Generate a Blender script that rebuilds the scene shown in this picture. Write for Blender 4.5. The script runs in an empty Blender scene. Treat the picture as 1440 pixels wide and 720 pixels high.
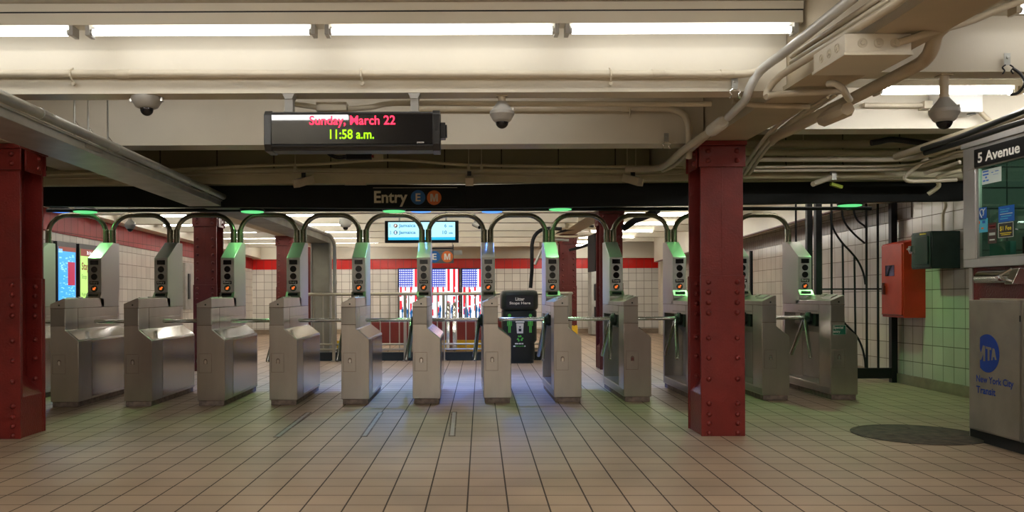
import bpy, bmesh, math, random
from mathutils import Vector, Matrix
random.seed(7)
scn = bpy.context.scene
COL = scn.collection
F, VX, VY, H, ROLL = 1194.0, 655.0, 411.0, 1.063, 0.004
def at(px, py, Y):
    dx, dy = px - VX, py - VY
    return Vector(((dx - ROLL*dy)*Y/F, Y, H - (dy + ROLL*dx)*Y/F))

# ------------------------------------------------------------------ materials
def newmat(name):
    m = bpy.data.materials.new(name); m.use_nodes = True
    nt = m.node_tree; b = nt.nodes['Principled BSDF']
    return m, nt, b
def N(nt, t, **kw):
    n = nt.nodes.new(t)
    for k, v in kw.items(): setattr(n, k, v)
    return n
def c4(c): return (c[0], c[1], c[2], 1)
def paint(name, col, rough=.5, metal=0., var=.12, scale=3., bump=0., bscale=60., stretch=(1,1,1), spec=.5, rvar=0., detail=6):
    m, nt, b = newmat(name)
    tc = N(nt, 'ShaderNodeTexCoord'); mp = N(nt, 'ShaderNodeMapping')
    mp.inputs['Scale'].default_value = stretch
    nt.links.new(tc.outputs['Object'], mp.inputs['Vector'])
    nz = N(nt, 'ShaderNodeTexNoise'); nz.inputs['Scale'].default_value = scale; nz.inputs['Detail'].default_value = detail
    nt.links.new(mp.outputs['Vector'], nz.inputs['Vector'])
    mx = N(nt, 'ShaderNodeMix', data_type='RGBA')
    mx.inputs['A'].default_value = c4([v*(1-var) for v in col]); mx.inputs['B'].default_value = c4([min(1, v*(1+var)) for v in col])
    rp = N(nt, 'ShaderNodeMapRange'); rp.inputs['From Min'].default_value = .3; rp.inputs['From Max'].default_value = .7
    nt.links.new(nz.outputs['Fac'], rp.inputs['Value']); nt.links.new(rp.outputs['Result'], mx.inputs['Factor'])
    nt.links.new(mx.outputs['Result'], b.inputs['Base Color'])
    b.inputs['Roughness'].default_value = rough; b.inputs['Metallic'].default_value = metal
    b.inputs['Specular IOR Level'].default_value = spec
    if rvar:
        r2 = N(nt, 'ShaderNodeMapRange'); r2.inputs['From Min'].default_value = .3; r2.inputs['From Max'].default_value = .7
        r2.inputs['To Min'].default_value = rough-rvar; r2.inputs['To Max'].default_value = rough+rvar
        nt.links.new(nz.outputs['Fac'], r2.inputs['Value']); nt.links.new(r2.outputs['Result'], b.inputs['Roughness'])
    if bump:
        n2 = N(nt, 'ShaderNodeTexNoise'); n2.inputs['Scale'].default_value = bscale; n2.inputs['Detail'].default_value = 3
        nt.links.new(tc.outputs['Object'], n2.inputs['Vector'])
        bp = N(nt, 'ShaderNodeBump'); bp.inputs['Strength'].default_value = bump; bp.inputs['Distance'].default_value = .01
        nt.links.new(n2.outputs['Fac'], bp.inputs['Height']); nt.links.new(bp.outputs['Normal'], b.inputs['Normal'])
    return m
def glow(name, col, s):
    m, nt, b = newmat(name)
    b.inputs['Base Color'].default_value = c4([v*.3 for v in col]); b.inputs['Emission Color'].default_value = c4(col)
    b.inputs['Emission Strength'].default_value = s
    return m
def tiles(name, axes, w, h, col, grout, rough=.3, mortar=.006, rot=0., var=.08, shear=0., offs=(0,0), dirt=0., bump=.25, bias=0.):
    """axes: which world axes give the tile's u and v"""
    m, nt, b = newmat(name)
    geo = N(nt, 'ShaderNodeNewGeometry'); sp = N(nt, 'ShaderNodeSeparateXYZ'); cb = N(nt, 'ShaderNodeCombineXYZ')
    nt.links.new(geo.outputs['Position'], sp.inputs[0])
    nt.links.new(sp.outputs[axes[0]], cb.inputs[0])
    if shear:
        ma = N(nt, 'ShaderNodeMath', operation='MULTIPLY_ADD'); ma.inputs[1].default_value = shear
        nt.links.new(sp.outputs[axes[0]], ma.inputs[0]); nt.links.new(sp.outputs[axes[1]], ma.inputs[2])
        nt.links.new(ma.outputs[0], cb.inputs[1])
    else: nt.links.new(sp.outputs[axes[1]], cb.inputs[1])
    mp = N(nt, 'ShaderNodeMapping'); mp.inputs['Rotation'].default_value = (0, 0, rot); mp.inputs['Location'].default_value = (offs[0], offs[1], 0)
    nt.links.new(cb.outputs[0], mp.inputs['Vector'])
    br = N(nt, 'ShaderNodeTexBrick'); br.offset = 0; br.squash = 1
    br.inputs['Scale'].default_value = 1; br.inputs['Brick Width'].default_value = w; br.inputs['Row Height'].default_value = h
    br.inputs['Mortar Size'].default_value = mortar; br.inputs['Mortar Smooth'].default_value = .2; br.inputs['Bias'].default_value = bias
    br.inputs['Color1'].default_value = c4([v*(1-var) for v in col]); br.inputs['Color2'].default_value = c4([v*(1+var) for v in col])
    br.inputs['Mortar'].default_value = c4(grout)
    nt.links.new(mp.outputs['Vector'], br.inputs['Vector'])
    nz = N(nt, 'ShaderNodeTexNoise'); nz.inputs['Scale'].default_value = 1.3; nz.inputs['Detail'].default_value = 8
    nt.links.new(geo.outputs['Position'], nz.inputs['Vector'])
    rp = N(nt, 'ShaderNodeMapRange'); rp.inputs['From Min'].default_value = .3; rp.inputs['From Max'].default_value = .7
    rp.inputs['To Min'].default_value = 1-dirt; rp.inputs['To Max'].default_value = 1+dirt*.4
    nt.links.new(nz.outputs['Fac'], rp.inputs['Value'])
    vm = N(nt, 'ShaderNodeVectorMath', operation='SCALE')
    nt.links.new(br.outputs['Color'], vm.inputs[0]); nt.links.new(rp.outputs['Result'], vm.inputs['Scale'])
    nt.links.new(vm.outputs[0], b.inputs['Base Color'])
    r2 = N(nt, 'ShaderNodeMapRange'); r2.inputs['To Min'].default_value = rough; r2.inputs['To Max'].default_value = .85
    nt.links.new(br.outputs['Fac'], r2.inputs['Value']); nt.links.new(r2.outputs['Result'], b.inputs['Roughness'])
    bp = N(nt, 'ShaderNodeBump'); bp.inputs['Strength'].default_value = bump; bp.inputs['Distance'].default_value = .004; bp.invert = True
    nt.links.new(br.outputs['Fac'], bp.inputs['Height']); nt.links.new(bp.outputs['Normal'], b.inputs['Normal'])
    return m

M = {}
M['cream'] = paint('cream_paint', (.66,.61,.50), .42, var=.05, scale=2, bump=.06, bscale=25)
M['cream_pipe'] = paint('cream_pipe_paint', (.58,.52,.40), .4, var=.08, scale=6, bump=.05)
M['shaded_cream'] = paint('shaded_cream_paint', (.50,.46,.31), .5, var=.1, scale=5)  # cream paint with the dim greenish light put into its colour
M['ceiling'] = paint('ceiling_paint', (.46,.42,.33), .6, var=.06)
M['soffit'] = paint('tan_paint', (.50,.43,.31), .55, var=.07, scale=3, bump=.08, bscale=30)
M['red'] = paint('red_gloss_paint', (.19,.017,.013), .38, var=.12, scale=7, bump=.35, bscale=70)
M['darkred'] = paint('dark_red_paint', (.11,.012,.009), .4, var=.15, scale=7, bump=.2, bscale=50)
M['steel'] = paint('brushed_steel', (.49,.455,.415), .29, metal=.96, var=.06, scale=9, stretch=(1,1,.35), detail=4)
M['panel_grey'] = paint('panel_grey', (.46,.45,.42), .38, metal=.5, var=.03, detail=1)
M['steel_side'] = paint('brushed_steel_side', (.44,.41,.37), .17, metal=.97, var=.03, scale=1.6, detail=1)
M['steel_tower'] = paint('brushed_steel_tower', (.46,.44,.42), .40, metal=.72, var=.03, scale=1.6, detail=1)
M['steel2'] = paint('worn_steel', (.36,.335,.30), .36, metal=.93, var=.05, scale=3, detail=1)
M['shoulder'] = paint('satin_steel', (.56,.54,.51), .13, metal=1, var=.03, detail=1)
M['bright'] = paint('polished_steel', (.72,.72,.70), .16, metal=1, var=.05)
M['pipe'] = paint('bronzed_pipe', (.235,.215,.16), .26, metal=.95, var=.12, scale=6)
M['plinth'] = paint('grimy_plinth', (.22,.17,.14), .7, metal=.2, var=.35, scale=18)
M['black'] = paint('black_plastic', (.012,.012,.013), .35, var=.2)
M['hub'] = paint('cast_hub', (.03,.04,.035), .4, metal=.4, var=.3, scale=40, bump=.3)
M['blackp'] = paint('black_paint', (.010,.010,.012), .5, var=.3, bump=.1, spec=.25)
M['signblack'] = paint('sign_black', (.006,.008,.007), .6, spec=.25, var=.3, scale=4)
M['galv'] = paint('galvanised_steel', (.42,.42,.39), .42, metal=.75, var=.15, scale=6)
M['concrete'] = paint('grey_duct', (.30,.29,.24), .6, metal=.2, var=.15, scale=4)
M['lightgrey'] = paint('light_grey_conduit', (.62,.63,.61), .35, metal=.1, var=.05)
M['white'] = paint('white_plastic', (.75,.74,.70), .4, var=.04)
M['domegrey'] = paint('grey_camera_case', (.36,.35,.32), .4, var=.06)
M['dome'] = paint('smoked_dome', (.008,.008,.01), .05, var=0)
M['greybox'] = paint('grey_enamel', (.42,.43,.43), .4, var=.05)
M['orange_red'] = paint('orange_red_enamel', (.52,.028,.008), .38, var=.14, scale=4)
M['darkgreen'] = paint('dark_green_enamel', (.012,.03,.024), .22, var=.2, scale=6)
M['booth_steel'] = paint('booth_steel', (.56,.54,.52), .42, metal=.7, var=.07, scale=5)
M['cab_steel'] = paint('cabinet_steel', (.33,.30,.25), .50, metal=.5, var=.14, scale=6, rvar=.08)
M['manhole'] = paint('manhole_iron', (.075,.052,.036), .75, var=.6, scale=12, bump=.6, bscale=40)
M['kerb'] = paint('dark_green_kerb', (.015,.022,.020), .6, var=.3)
M['rail'] = paint('tarnished_rail', (.45,.42,.33), .3, metal=.8, var=.1)
M['yellow'] = paint('yellow_paint', (.78,.50,.02), .5, var=.15)
M['ledwin'] = paint('dark_window', (.010,.010,.012), .12, var=0)
M['txtwhite'] = paint('sign_white', (.80,.78,.70), .5, var=.02)
M['txtcream'] = paint('sign_cream', (.62,.58,.44), .5, var=.04)
M['blue'] = paint('sign_blue', (.01,.13,.42), .4, var=.03)
M['orange'] = paint('sign_orange', (.72,.17,.03), .4, var=.03)
M['mtablue'] = paint('logo_blue', (.008,.05,.33), .5, var=.05)
M['signgreen'] = paint('sign_green', (.01,.17,.10), .4, var=.03)
M['discgreen'] = paint('disc_dark_green', (.006,.045,.028), .4, var=.03)
M['arrow'] = glow('arrow_orange', (1,.20,.03), .5)
M['ledred'] = glow('led_red', (1,.02,.06), 1.7)
M['ledgreen'] = glow('led_green', (.35,1,.0), .9)
M['tube'] = glow('fluorescent_tube', (1,.975,.94), 17)
M['tube_front'] = glow('fluorescent_tube_front', (1,.985,.955), 3.1)  # front-row tubes set weaker so the beam face does not burn out
M['tube_dim2'] = glow('fluorescent_tube_corner', (1,.97,.92), 3)
M['tube_added'] = glow('fluorescent_tube_added', (1,.97,.92), 4.5)  # for the added row above the first beam
M['tube_dim'] = glow('fluorescent_tube_far', (1,.96,.88), 15)
M['glowgreen'] = glow('green_lamp', (.14,.75,.25), .55)
M['glowblue'] = glow('blue_lamp', (.08,.28,.95), .8)
M['floor'] = tiles('quarry_floor', (0,1), .203, .203, (.44,.318,.212), (.06,.042,.03), rough=.45, mortar=.0045, rot=math.radians(1.0), var=.07, offs=(.071,.02), dirt=.22)
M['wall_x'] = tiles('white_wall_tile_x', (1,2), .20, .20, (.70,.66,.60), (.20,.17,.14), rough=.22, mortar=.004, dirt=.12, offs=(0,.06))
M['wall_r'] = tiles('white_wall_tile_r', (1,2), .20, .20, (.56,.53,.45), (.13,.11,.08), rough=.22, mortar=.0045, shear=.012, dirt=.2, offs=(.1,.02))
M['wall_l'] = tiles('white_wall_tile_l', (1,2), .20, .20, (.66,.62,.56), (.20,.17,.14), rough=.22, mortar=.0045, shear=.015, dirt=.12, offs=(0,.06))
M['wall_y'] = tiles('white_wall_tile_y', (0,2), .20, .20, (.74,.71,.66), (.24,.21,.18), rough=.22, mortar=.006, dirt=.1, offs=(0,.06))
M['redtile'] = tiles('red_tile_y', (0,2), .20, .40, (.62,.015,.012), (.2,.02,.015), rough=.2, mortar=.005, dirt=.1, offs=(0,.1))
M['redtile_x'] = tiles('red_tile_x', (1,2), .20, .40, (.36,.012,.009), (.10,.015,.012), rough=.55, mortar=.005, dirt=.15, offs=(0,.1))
M['greytile'] = tiles('grey_tile_x', (1,2), .10, .40, (.33,.29,.25), (.14,.12,.10), rough=.4, mortar=.004, dirt=.3)
M['base'] = paint('tan_baseboard', (.26,.20,.14), .6, var=.2, scale=6)
M['maroon'] = paint('maroon_panel', (.17,.02,.018), .45, var=.1)
M['block'] = tiles('shaded_painted_block', (0,2), .55, 2.0, (.36,.33,.20), (.06,.05,.03), rough=.6, mortar=.006, offs=(.2,0))  # the poor light on this beam is put into the block colour

def glass_mat():
    m, nt, b = newmat('green_booth_glass')
    nt.nodes.remove(b); out = nt.nodes['Material Output']
    t = N(nt,'ShaderNodeBsdfTransparent'); t.inputs[0].default_value = (.62,.84,.74,1)
    g = N(nt,'ShaderNodeBsdfGlossy'); g.inputs['Roughness'].default_value = .02
    fr = N(nt,'ShaderNodeLayerWeight'); fr.inputs[0].default_value = .12
    mx = N(nt,'ShaderNodeMixShader'); nt.links.new(fr.outputs[0], mx.inputs[0]); nt.links.new(t.outputs[0], mx.inputs[1]); nt.links.new(g.outputs[0], mx.inputs[2])
    nt.links.new(mx.outputs[0], out.inputs[0]); return m
M['glass'] = glass_mat()

# ------------------------------------------------------------------ mesh builder
class MB:
    def __init__(s): s.v = []; s.f = []; s.mi = []; s.cur = 0
    def mat(s, i): s.cur = i; return s
    def add(s, vs, fs):
        o = len(s.v); s.v += [Vector(v) for v in vs]; s.f += [tuple(i+o for i in f) for f in fs]; s.mi += [s.cur]*len(fs); return s
    def box(s, x0,x1,y0,y1,z0,z1, c=None, rz=0, rx=0, ry=0):
        vs = [(x,y,z) for x in (x0,x1) for y in (y0,y1) for z in (z0,z1)]
        if rz or rx or ry:
            ce = Vector(((x0+x1)/2,(y0+y1)/2,(z0+z1)/2)) if c is None else Vector(c)
            R = Matrix.Rotation(rz,3,'Z') @ Matrix.Rotation(rx,3,'X') @ Matrix.Rotation(ry,3,'Y')
            vs = [ce + R @ (Vector(v)-ce) for v in vs]
        return s.add(vs, [(0,1,3,2),(4,6,7,5),(0,4,5,1),(2,3,7,6),(0,2,6,4),(1,5,7,3)])
    def prism(s, pts, a0, a1, axis='x'):
        n = len(pts)
        def mk(p, a): return {'x':(a,p[0],p[1]), 'y':(p[0],a,p[1]), 'z':(p[0],p[1],a)}[axis]
        vs = [mk(p,a0) for p in pts] + [mk(p,a1) for p in pts]
        fs = [tuple(range(n)), tuple(reversed(range(n,2*n)))] + [(i,(i+1)%n,(i+1)%n+n,i+n) for i in range(n)]
        return s.add(vs, fs)
    def tube(s, pts, r, n=12, caps=True):
        pts = [Vector(p) for p in pts]; m = len(pts)
        rs = r if isinstance(r,(list,tuple)) else [r]*m
        T = []
        for i in range(m):
            a = pts[max(i-1,0)]; b = pts[min(i+1,m-1)]; t = (b-a); T.append(t.normalized() if t.length > 1e-9 else Vector((0,0,1)))
        up = Vector((0,0,1)) if abs(T[0].z) < .9 else Vector((1,0,0))
        u = T[0].cross(up).normalized(); vs = []
        for i in range(m):
            u = (u - T[i]*u.dot(T[i])).normalized(); w = T[i].cross(u)
            for k in range(n):
                a = 2*math.pi*k/n; vs.append(pts[i] + (u*math.cos(a)+w*math.sin(a))*rs[i])
        fs = [(i*n+k, i*n+(k+1)%n, (i+1)*n+(k+1)%n, (i+1)*n+k) for i in range(m-1) for k in range(n)]
        if caps: fs += [tuple(reversed(range(n))), tuple(range((m-1)*n, m*n))]
        return s.add(vs, fs)
    def cyl(s, a, b, r, n=16): return s.tube([a,b], r, n)
    def lathe(s, c, prof, n=24, axis='z'):
        c = Vector(c); vs = []
        for (r,h) in prof:
            for k in range(n):
                a = 2*math.pi*k/n
                d = {'z':(r*math.cos(a),r*math.sin(a),h),'y':(r*math.cos(a),h,r*math.sin(a)),'x':(h,r*math.cos(a),r*math.sin(a))}[axis]
                vs.append(c+Vector(d))
        m = len(prof)
        fs = [(i*n+k,i*n+(k+1)%n,(i+1)*n+(k+1)%n,(i+1)*n+k) for i in range(m-1) for k in range(n)]
        fs += [tuple(reversed(range(n))), tuple(range((m-1)*n,m*n))]
        return s.add(vs, fs)
    def build(s, name, mats, parent=None, smooth=35, bevel=0, base=True):
        me = bpy.data.meshes.new(name)
        if parent is not None: org = parent.matrix_basis.translation.copy() if parent.parent is None else Vector(parent['org'])
        else:
            xs=[v.x for v in s.v]; ys=[v.y for v in s.v]; zs=[v.z for v in s.v]
            org = Vector(((min(xs)+max(xs))/2,(min(ys)+max(ys))/2,min(zs)))
        if parent is not None and parent.get('org') is not None: org = Vector(parent['org'])
        me.from_pydata([v-org for v in s.v], [], s.f)
        mats = mats if isinstance(mats,(list,tuple)) else [mats]
        for k in mats: me.materials.append(M[k] if isinstance(k,str) else k)
        for p,i in zip(me.polygons, s.mi): p.material_index = i
        bm = bmesh.new(); bm.from_mesh(me); bmesh.ops.recalc_face_normals(bm, faces=bm.faces); bm.to_mesh(me); bm.free()
        if smooth:
            me.polygons.foreach_set('use_smooth',[True]*len(me.polygons)); me.set_sharp_from_angle(angle=math.radians(smooth))
        o = bpy.data.objects.new(name, me); COL.objects.link(o)
        ORG[o.name] = org
        if parent is None: o.location = org
        else: o.parent = parent
        if bevel:
            b = o.modifiers.new('bevel','BEVEL'); b.width = bevel; b.segments = 2; b.limit_method = 'ANGLE'; b.angle_limit = math.radians(40)
            b.harden_normals = False
        return o
ORG = {}
def _org(o): return ORG[o.name]
# build() needs the world origin of its parent: kept in ORG
def build(mb, name, mats, parent=None, **kw):
    label = kw.pop('label', None)
    me_parent = parent
    if parent is not None: parent['org'] = list(ORG[parent.name])
    o = mb.build(name, mats, me_parent, **kw)
    if parent is not None: del parent['org']
    if label: o['label'] = label
    return o
def tag(o, label, cat, group=None):
    o['label'] = label; o['category'] = cat; o['kind'] = 'thing'
    if group: o['group'] = group
    return o
def thing(name, label, cat, loc, group=None):
    o = bpy.data.objects.new(name, None); COL.objects.link(o); o.location = loc; o.empty_display_size = .1
    ORG[o.name] = Vector(loc); return tag(o, label, cat, group)
def one(mb, name, mats, label, cat, group=None, **kw):
    return tag(build(mb, name, mats, **kw), label, cat, group)
def struct(mb, name, mats, **kw):
    o = build(mb, name, mats, **kw); o['kind'] = 'structure'; return o
def copy_tree(o, parent=None):
    c = o.copy(); COL.objects.link(c)
    if parent is not None: c.parent = parent
    for ch in [x for x in KIDS(o)]: copy_tree(ch, c)
    return c
def KIDS(o): return [x for x in COL.objects if x.parent == o]

AX = {'-y': (Vector((1,0,0)), Vector((0,0,1)), Vector((0,-1,0))),
      '-x': (Vector((0,-1,0)), Vector((0,0,1)), Vector((-1,0,0))),
      '+x': (Vector((0,1,0)), Vector((0,0,1)), Vector((1,0,0)))}
def text(s, w, h, origin, facing, mat, name='lettering', parent=None, bold=.0, ext=.0015, align='c', spacing=1.):
    """writing fitted to w x h, centred (c) or left (l) at origin, raised ext from the surface"""
    cu = bpy.data.curves.new('t','FONT'); cu.body = s; cu.size = 1; cu.offset = bold; cu.resolution_u = 3; cu.space_character = spacing
    ob = bpy.data.objects.new('t', cu); COL.objects.link(ob)
    dg = bpy.context.evaluated_depsgraph_get(); me = bpy.data.meshes.new_from_object(ob.evaluated_get(dg))
    vs = [v.co.copy() for v in me.vertices]; fs = [tuple(p.vertices) for p in me.polygons]
    bpy.data.objects.remove(ob); bpy.data.curves.remove(cu); bpy.data.meshes.remove(me)
    x0=min(v.x for v in vs); x1=max(v.x for v in vs); y0=min(v.y for v in vs); y1=max(v.y for v in vs)
    sy = h/(y1-y0); sx = w/(x1-x0) if w else sy*.95
    ux, uy, un = AX[facing]; O = Vector(origin); ox = (x1-x0)/2 if align=='c' else 0
    mb = MB()
    mb.add([O + ux*((v.x-x0-ox)*sx) + uy*((v.y-(y0+y1)/2)*sy) + un*ext for v in vs], fs)
    o = build(mb, name, mat, parent, smooth=0)
    return o
def letter_m(w,h,o,mat,parent=None):
    x,y,z=o; a=.24*w; P=[(-w/2,-h/2),(-w/2,h/2),(-w/2+a*1.2,h/2),(0,-h*.12),(w/2-a*1.2,h/2),(w/2,h/2),(w/2,-h/2),(w/2-a,-h/2),(w/2-a,h*.18),(a*.45,-h/2),(-a*.45,-h/2),(-w/2+a,h*.18),(-w/2+a,-h/2)]
    return build(MB().prism([(x+u,z+v) for u,v in P],y-.0015,y,'y'),'lettering',mat,parent,smooth=0)
def disc(mb, c, r, facing, t=.002, n=28):
    ux, uy, un = AX[facing]; c = Vector(c)
    return mb.tube([c, c+un*t], r, n)
def plate(mb, c, w, h, facing, t=.002):
    ux, uy, un = AX[facing]; c = Vector(c)
    vs = [c+ux*a*w/2+uy*b*h/2+un*d for d in (0,t) for a,b in ((-1,-1),(1,-1),(1,1),(-1,1))]
    return mb.add(vs, [(0,1,2,3),(4,5,6,7),(0,1,5,4),(1,2,6,5),(2,3,7,6),(3,0,4,7)])
def arc(p0, c, p1, n=6):
    """quadratic curve points"""
    p0,c,p1 = Vector(p0),Vector(c),Vector(p1)
    return [p0*(1-t)**2 + c*2*t*(1-t) + p1*t*t for t in [i/n for i in range(n+1)]]
def smooth_path(pts, k=5):
    pts=[Vector(p) for p in pts]; out=[]
    for i in range(len(pts)-1):
        p0=pts[max(i-1,0)]; p1=pts[i]; p2=pts[i+1]; p3=pts[min(i+2,len(pts)-1)]
        for j in range(k):
            t=j/k
            out.append(.5*((2*p1)+(-p0+p2)*t+(2*p0-5*p1+4*p2-p3)*t*t+(-p0+3*p1-3*p2+p3)*t**3))
    out.append(pts[-1]); return out

# ------------------------------------------------------------------ camera
cam = bpy.data.cameras.new('camera'); co = bpy.data.objects.new('camera', cam); COL.objects.link(co)
cam.sensor_fit = 'HORIZONTAL'; cam.sensor_width = 36; cam.lens = 36*F/1440
cam.shift_x = (720-VX)/1440; cam.shift_y = (VY-360)/1440; cam.clip_start = .05; cam.clip_end = 200
co.matrix_world = Matrix.Translation((0,0,H)) @ Matrix.Rotation(math.radians(90),4,'X') @ Matrix.Rotation(-ROLL,4,'Z')
scn.camera = co

# ------------------------------------------------------------------ shell
XL, XR, YB, YN, ZC = -5.5, 5.0, 21.9, -1.6, 2.58
HX0,HX1,HY0,HY1 = -2.45,1.45,13.42,15.5       # escalator well
mb = MB()
for (a,b,c,d) in ((XL-.3,XR+.3,YN-.3,HY0),(XL-.3,HX0,HY0,HY1),(HX1,XR+.3,HY0,HY1),(XL-.3,XR+.3,HY1,YB+.3)): mb.box(a,b,c,d,-.2,0)
struct(mb,'floor','floor')
struct(MB().box(XL-.3,XR+.3,YN-.3,YB+.3,ZC,ZC+.15),'ceiling','ceiling')
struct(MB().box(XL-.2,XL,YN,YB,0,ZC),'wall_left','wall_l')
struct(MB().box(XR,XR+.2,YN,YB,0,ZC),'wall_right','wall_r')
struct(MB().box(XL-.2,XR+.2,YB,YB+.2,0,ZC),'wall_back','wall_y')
struct(MB().box(XL-.2,XR+.2,YN-.2,YN,0,ZC),'wall_front','wall_y')
# well walls below the floor
mb=MB(); mb.box(HX0-.1,HX0,HY0,HY1,-2.2,-.2); mb.box(HX1,HX1+.1,HY0,HY1,-2.2,-.2); mb.box(HX0,HX1,HY1,HY1+.1,-2.2,-.2); mb.box(HX0,HX1,HY0-.1,HY0,-2.2,-.2); mb.box(HX0-.1,HX1+.1,HY0-.1,HY1+.1,-2.3,-2.2)
struct(mb,'wall_well','wall_y')
# red tile bands: drop towards the back with the ceiling line
def strip(y0,z0a,z0b,y1,z1a,z1b,xa,xb):
    return MB().add([(xa,y0,z0a),(xa,y0,z0b),(xa,y1,z1a),(xa,y1,z1b),(xb,y0,z0a),(xb,y0,z0b),(xb,y1,z1a),(xb,y1,z1b)],[(0,1,3,2),(4,6,7,5),(0,4,5,1),(2,3,7,6),(0,2,6,4),(1,5,7,3)])
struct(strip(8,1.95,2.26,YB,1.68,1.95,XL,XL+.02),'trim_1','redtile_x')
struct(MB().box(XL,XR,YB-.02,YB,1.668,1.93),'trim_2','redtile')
struct(MB().box(XL,XL+.03,YN,YB,0,.12),'baseboard_left','base')
struct(MB().box(XR-.035,XR,6.3,YB,0,.11),'baseboard_right','base')
struct(MB().box(XL,XR,YB-.03,YB,0,.12),'baseboard_back','base')
struct(MB().box(-2.6,1.4,YB-.05,YB,.0,.40),'trim_3','maroon')
# upper zone over the back and left bands
struct(MB().box(XL,XR,YB-.10,YB,1.93,ZC),'trim_4','cream')
struct(strip(8,2.26,ZC,YB,1.95,ZC,XL,XL+.25),'trim_5','cream')
# right: valance over grey courses
struct(strip(9.5,2.09,ZC,20.5,1.78,ZC,4.55,4.7),'trim_6','cream')
struct(strip(9.5,2.075,2.09,20.5,1.768,1.78,4.54,4.62),'trim_7','darkred')
struct(strip(9.5,1.88,2.07,20.5,1.66,1.765,4.985,5.0),'trim_8','greytile')
struct(MB().box(4.82,4.98,21.0,21.25,0,1.9),'trim_9','cream')
# ceiling beams
BZ = 2.166
def tbeam(name,y0,y1,x0,x1,z,mat='cream'):
    mb=MB(); t=.045
    mb.box(x0,x1,y0,y1,z,z+.02)
    mb.prism([(y0+t*.2,z+.02),(y1-t*.2,z+.02),(y1-t*.2,ZC),(y0+t*.2,ZC)],x0-.0,x1+.0,'x')
    return struct(mb,name,mat)
GXL,GXR = -3.43,1.88
ys = [(1.95,2.1),(4.69,4.84),(6.33,6.55),(8.2,8.38),(9.95,10.13),(11.72,11.94),(13.45,13.63),(15.2,15.38),(16.95,17.17),(18.7,18.9),(20.45,20.65),(.3,.45)]
for i,(a,b) in enumerate(ys):
    m = 'block' if i==3 else 'cream'
    tbeam('ceiling_beam',a,b,GXL+.11,GXR-.10,BZ+.001 if i!=3 else BZ+.02,m)
    tbeam('ceiling_beam',a,b,GXR+.10,XR if a<9 else 4.55,2.27,m)
    tbeam('ceiling_beam',a,b,XL,GXL-.11,BZ+.001,m)
for gx,dx in ((GXL,-.09),(GXR,.09)):
    mb=MB()
    # two lengths, the far one set out a little with the far columns
    for (y0,y1,cx0,cx1) in ((YN,YB-.1,gx,gx+dx*1.0),):
        for (hw,za,zb) in ((.148,BZ,BZ+.025),(.12,BZ+.025,ZC)):
            mb.add([(cx0-hw,y0,za),(cx0+hw,y0,za),(cx0+hw,y0,zb),(cx0-hw,y0,zb),(cx1-hw,y1,za),(cx1+hw,y1,za),(cx1+hw,y1,zb),(cx1-hw,y1,zb)],[(0,1,2,3),(4,7,6,5),(0,4,5,1),(1,5,6,2),(2,6,7,3),(3,7,4,0)])
    struct(mb,'ceiling_girder','soffit')

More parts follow.
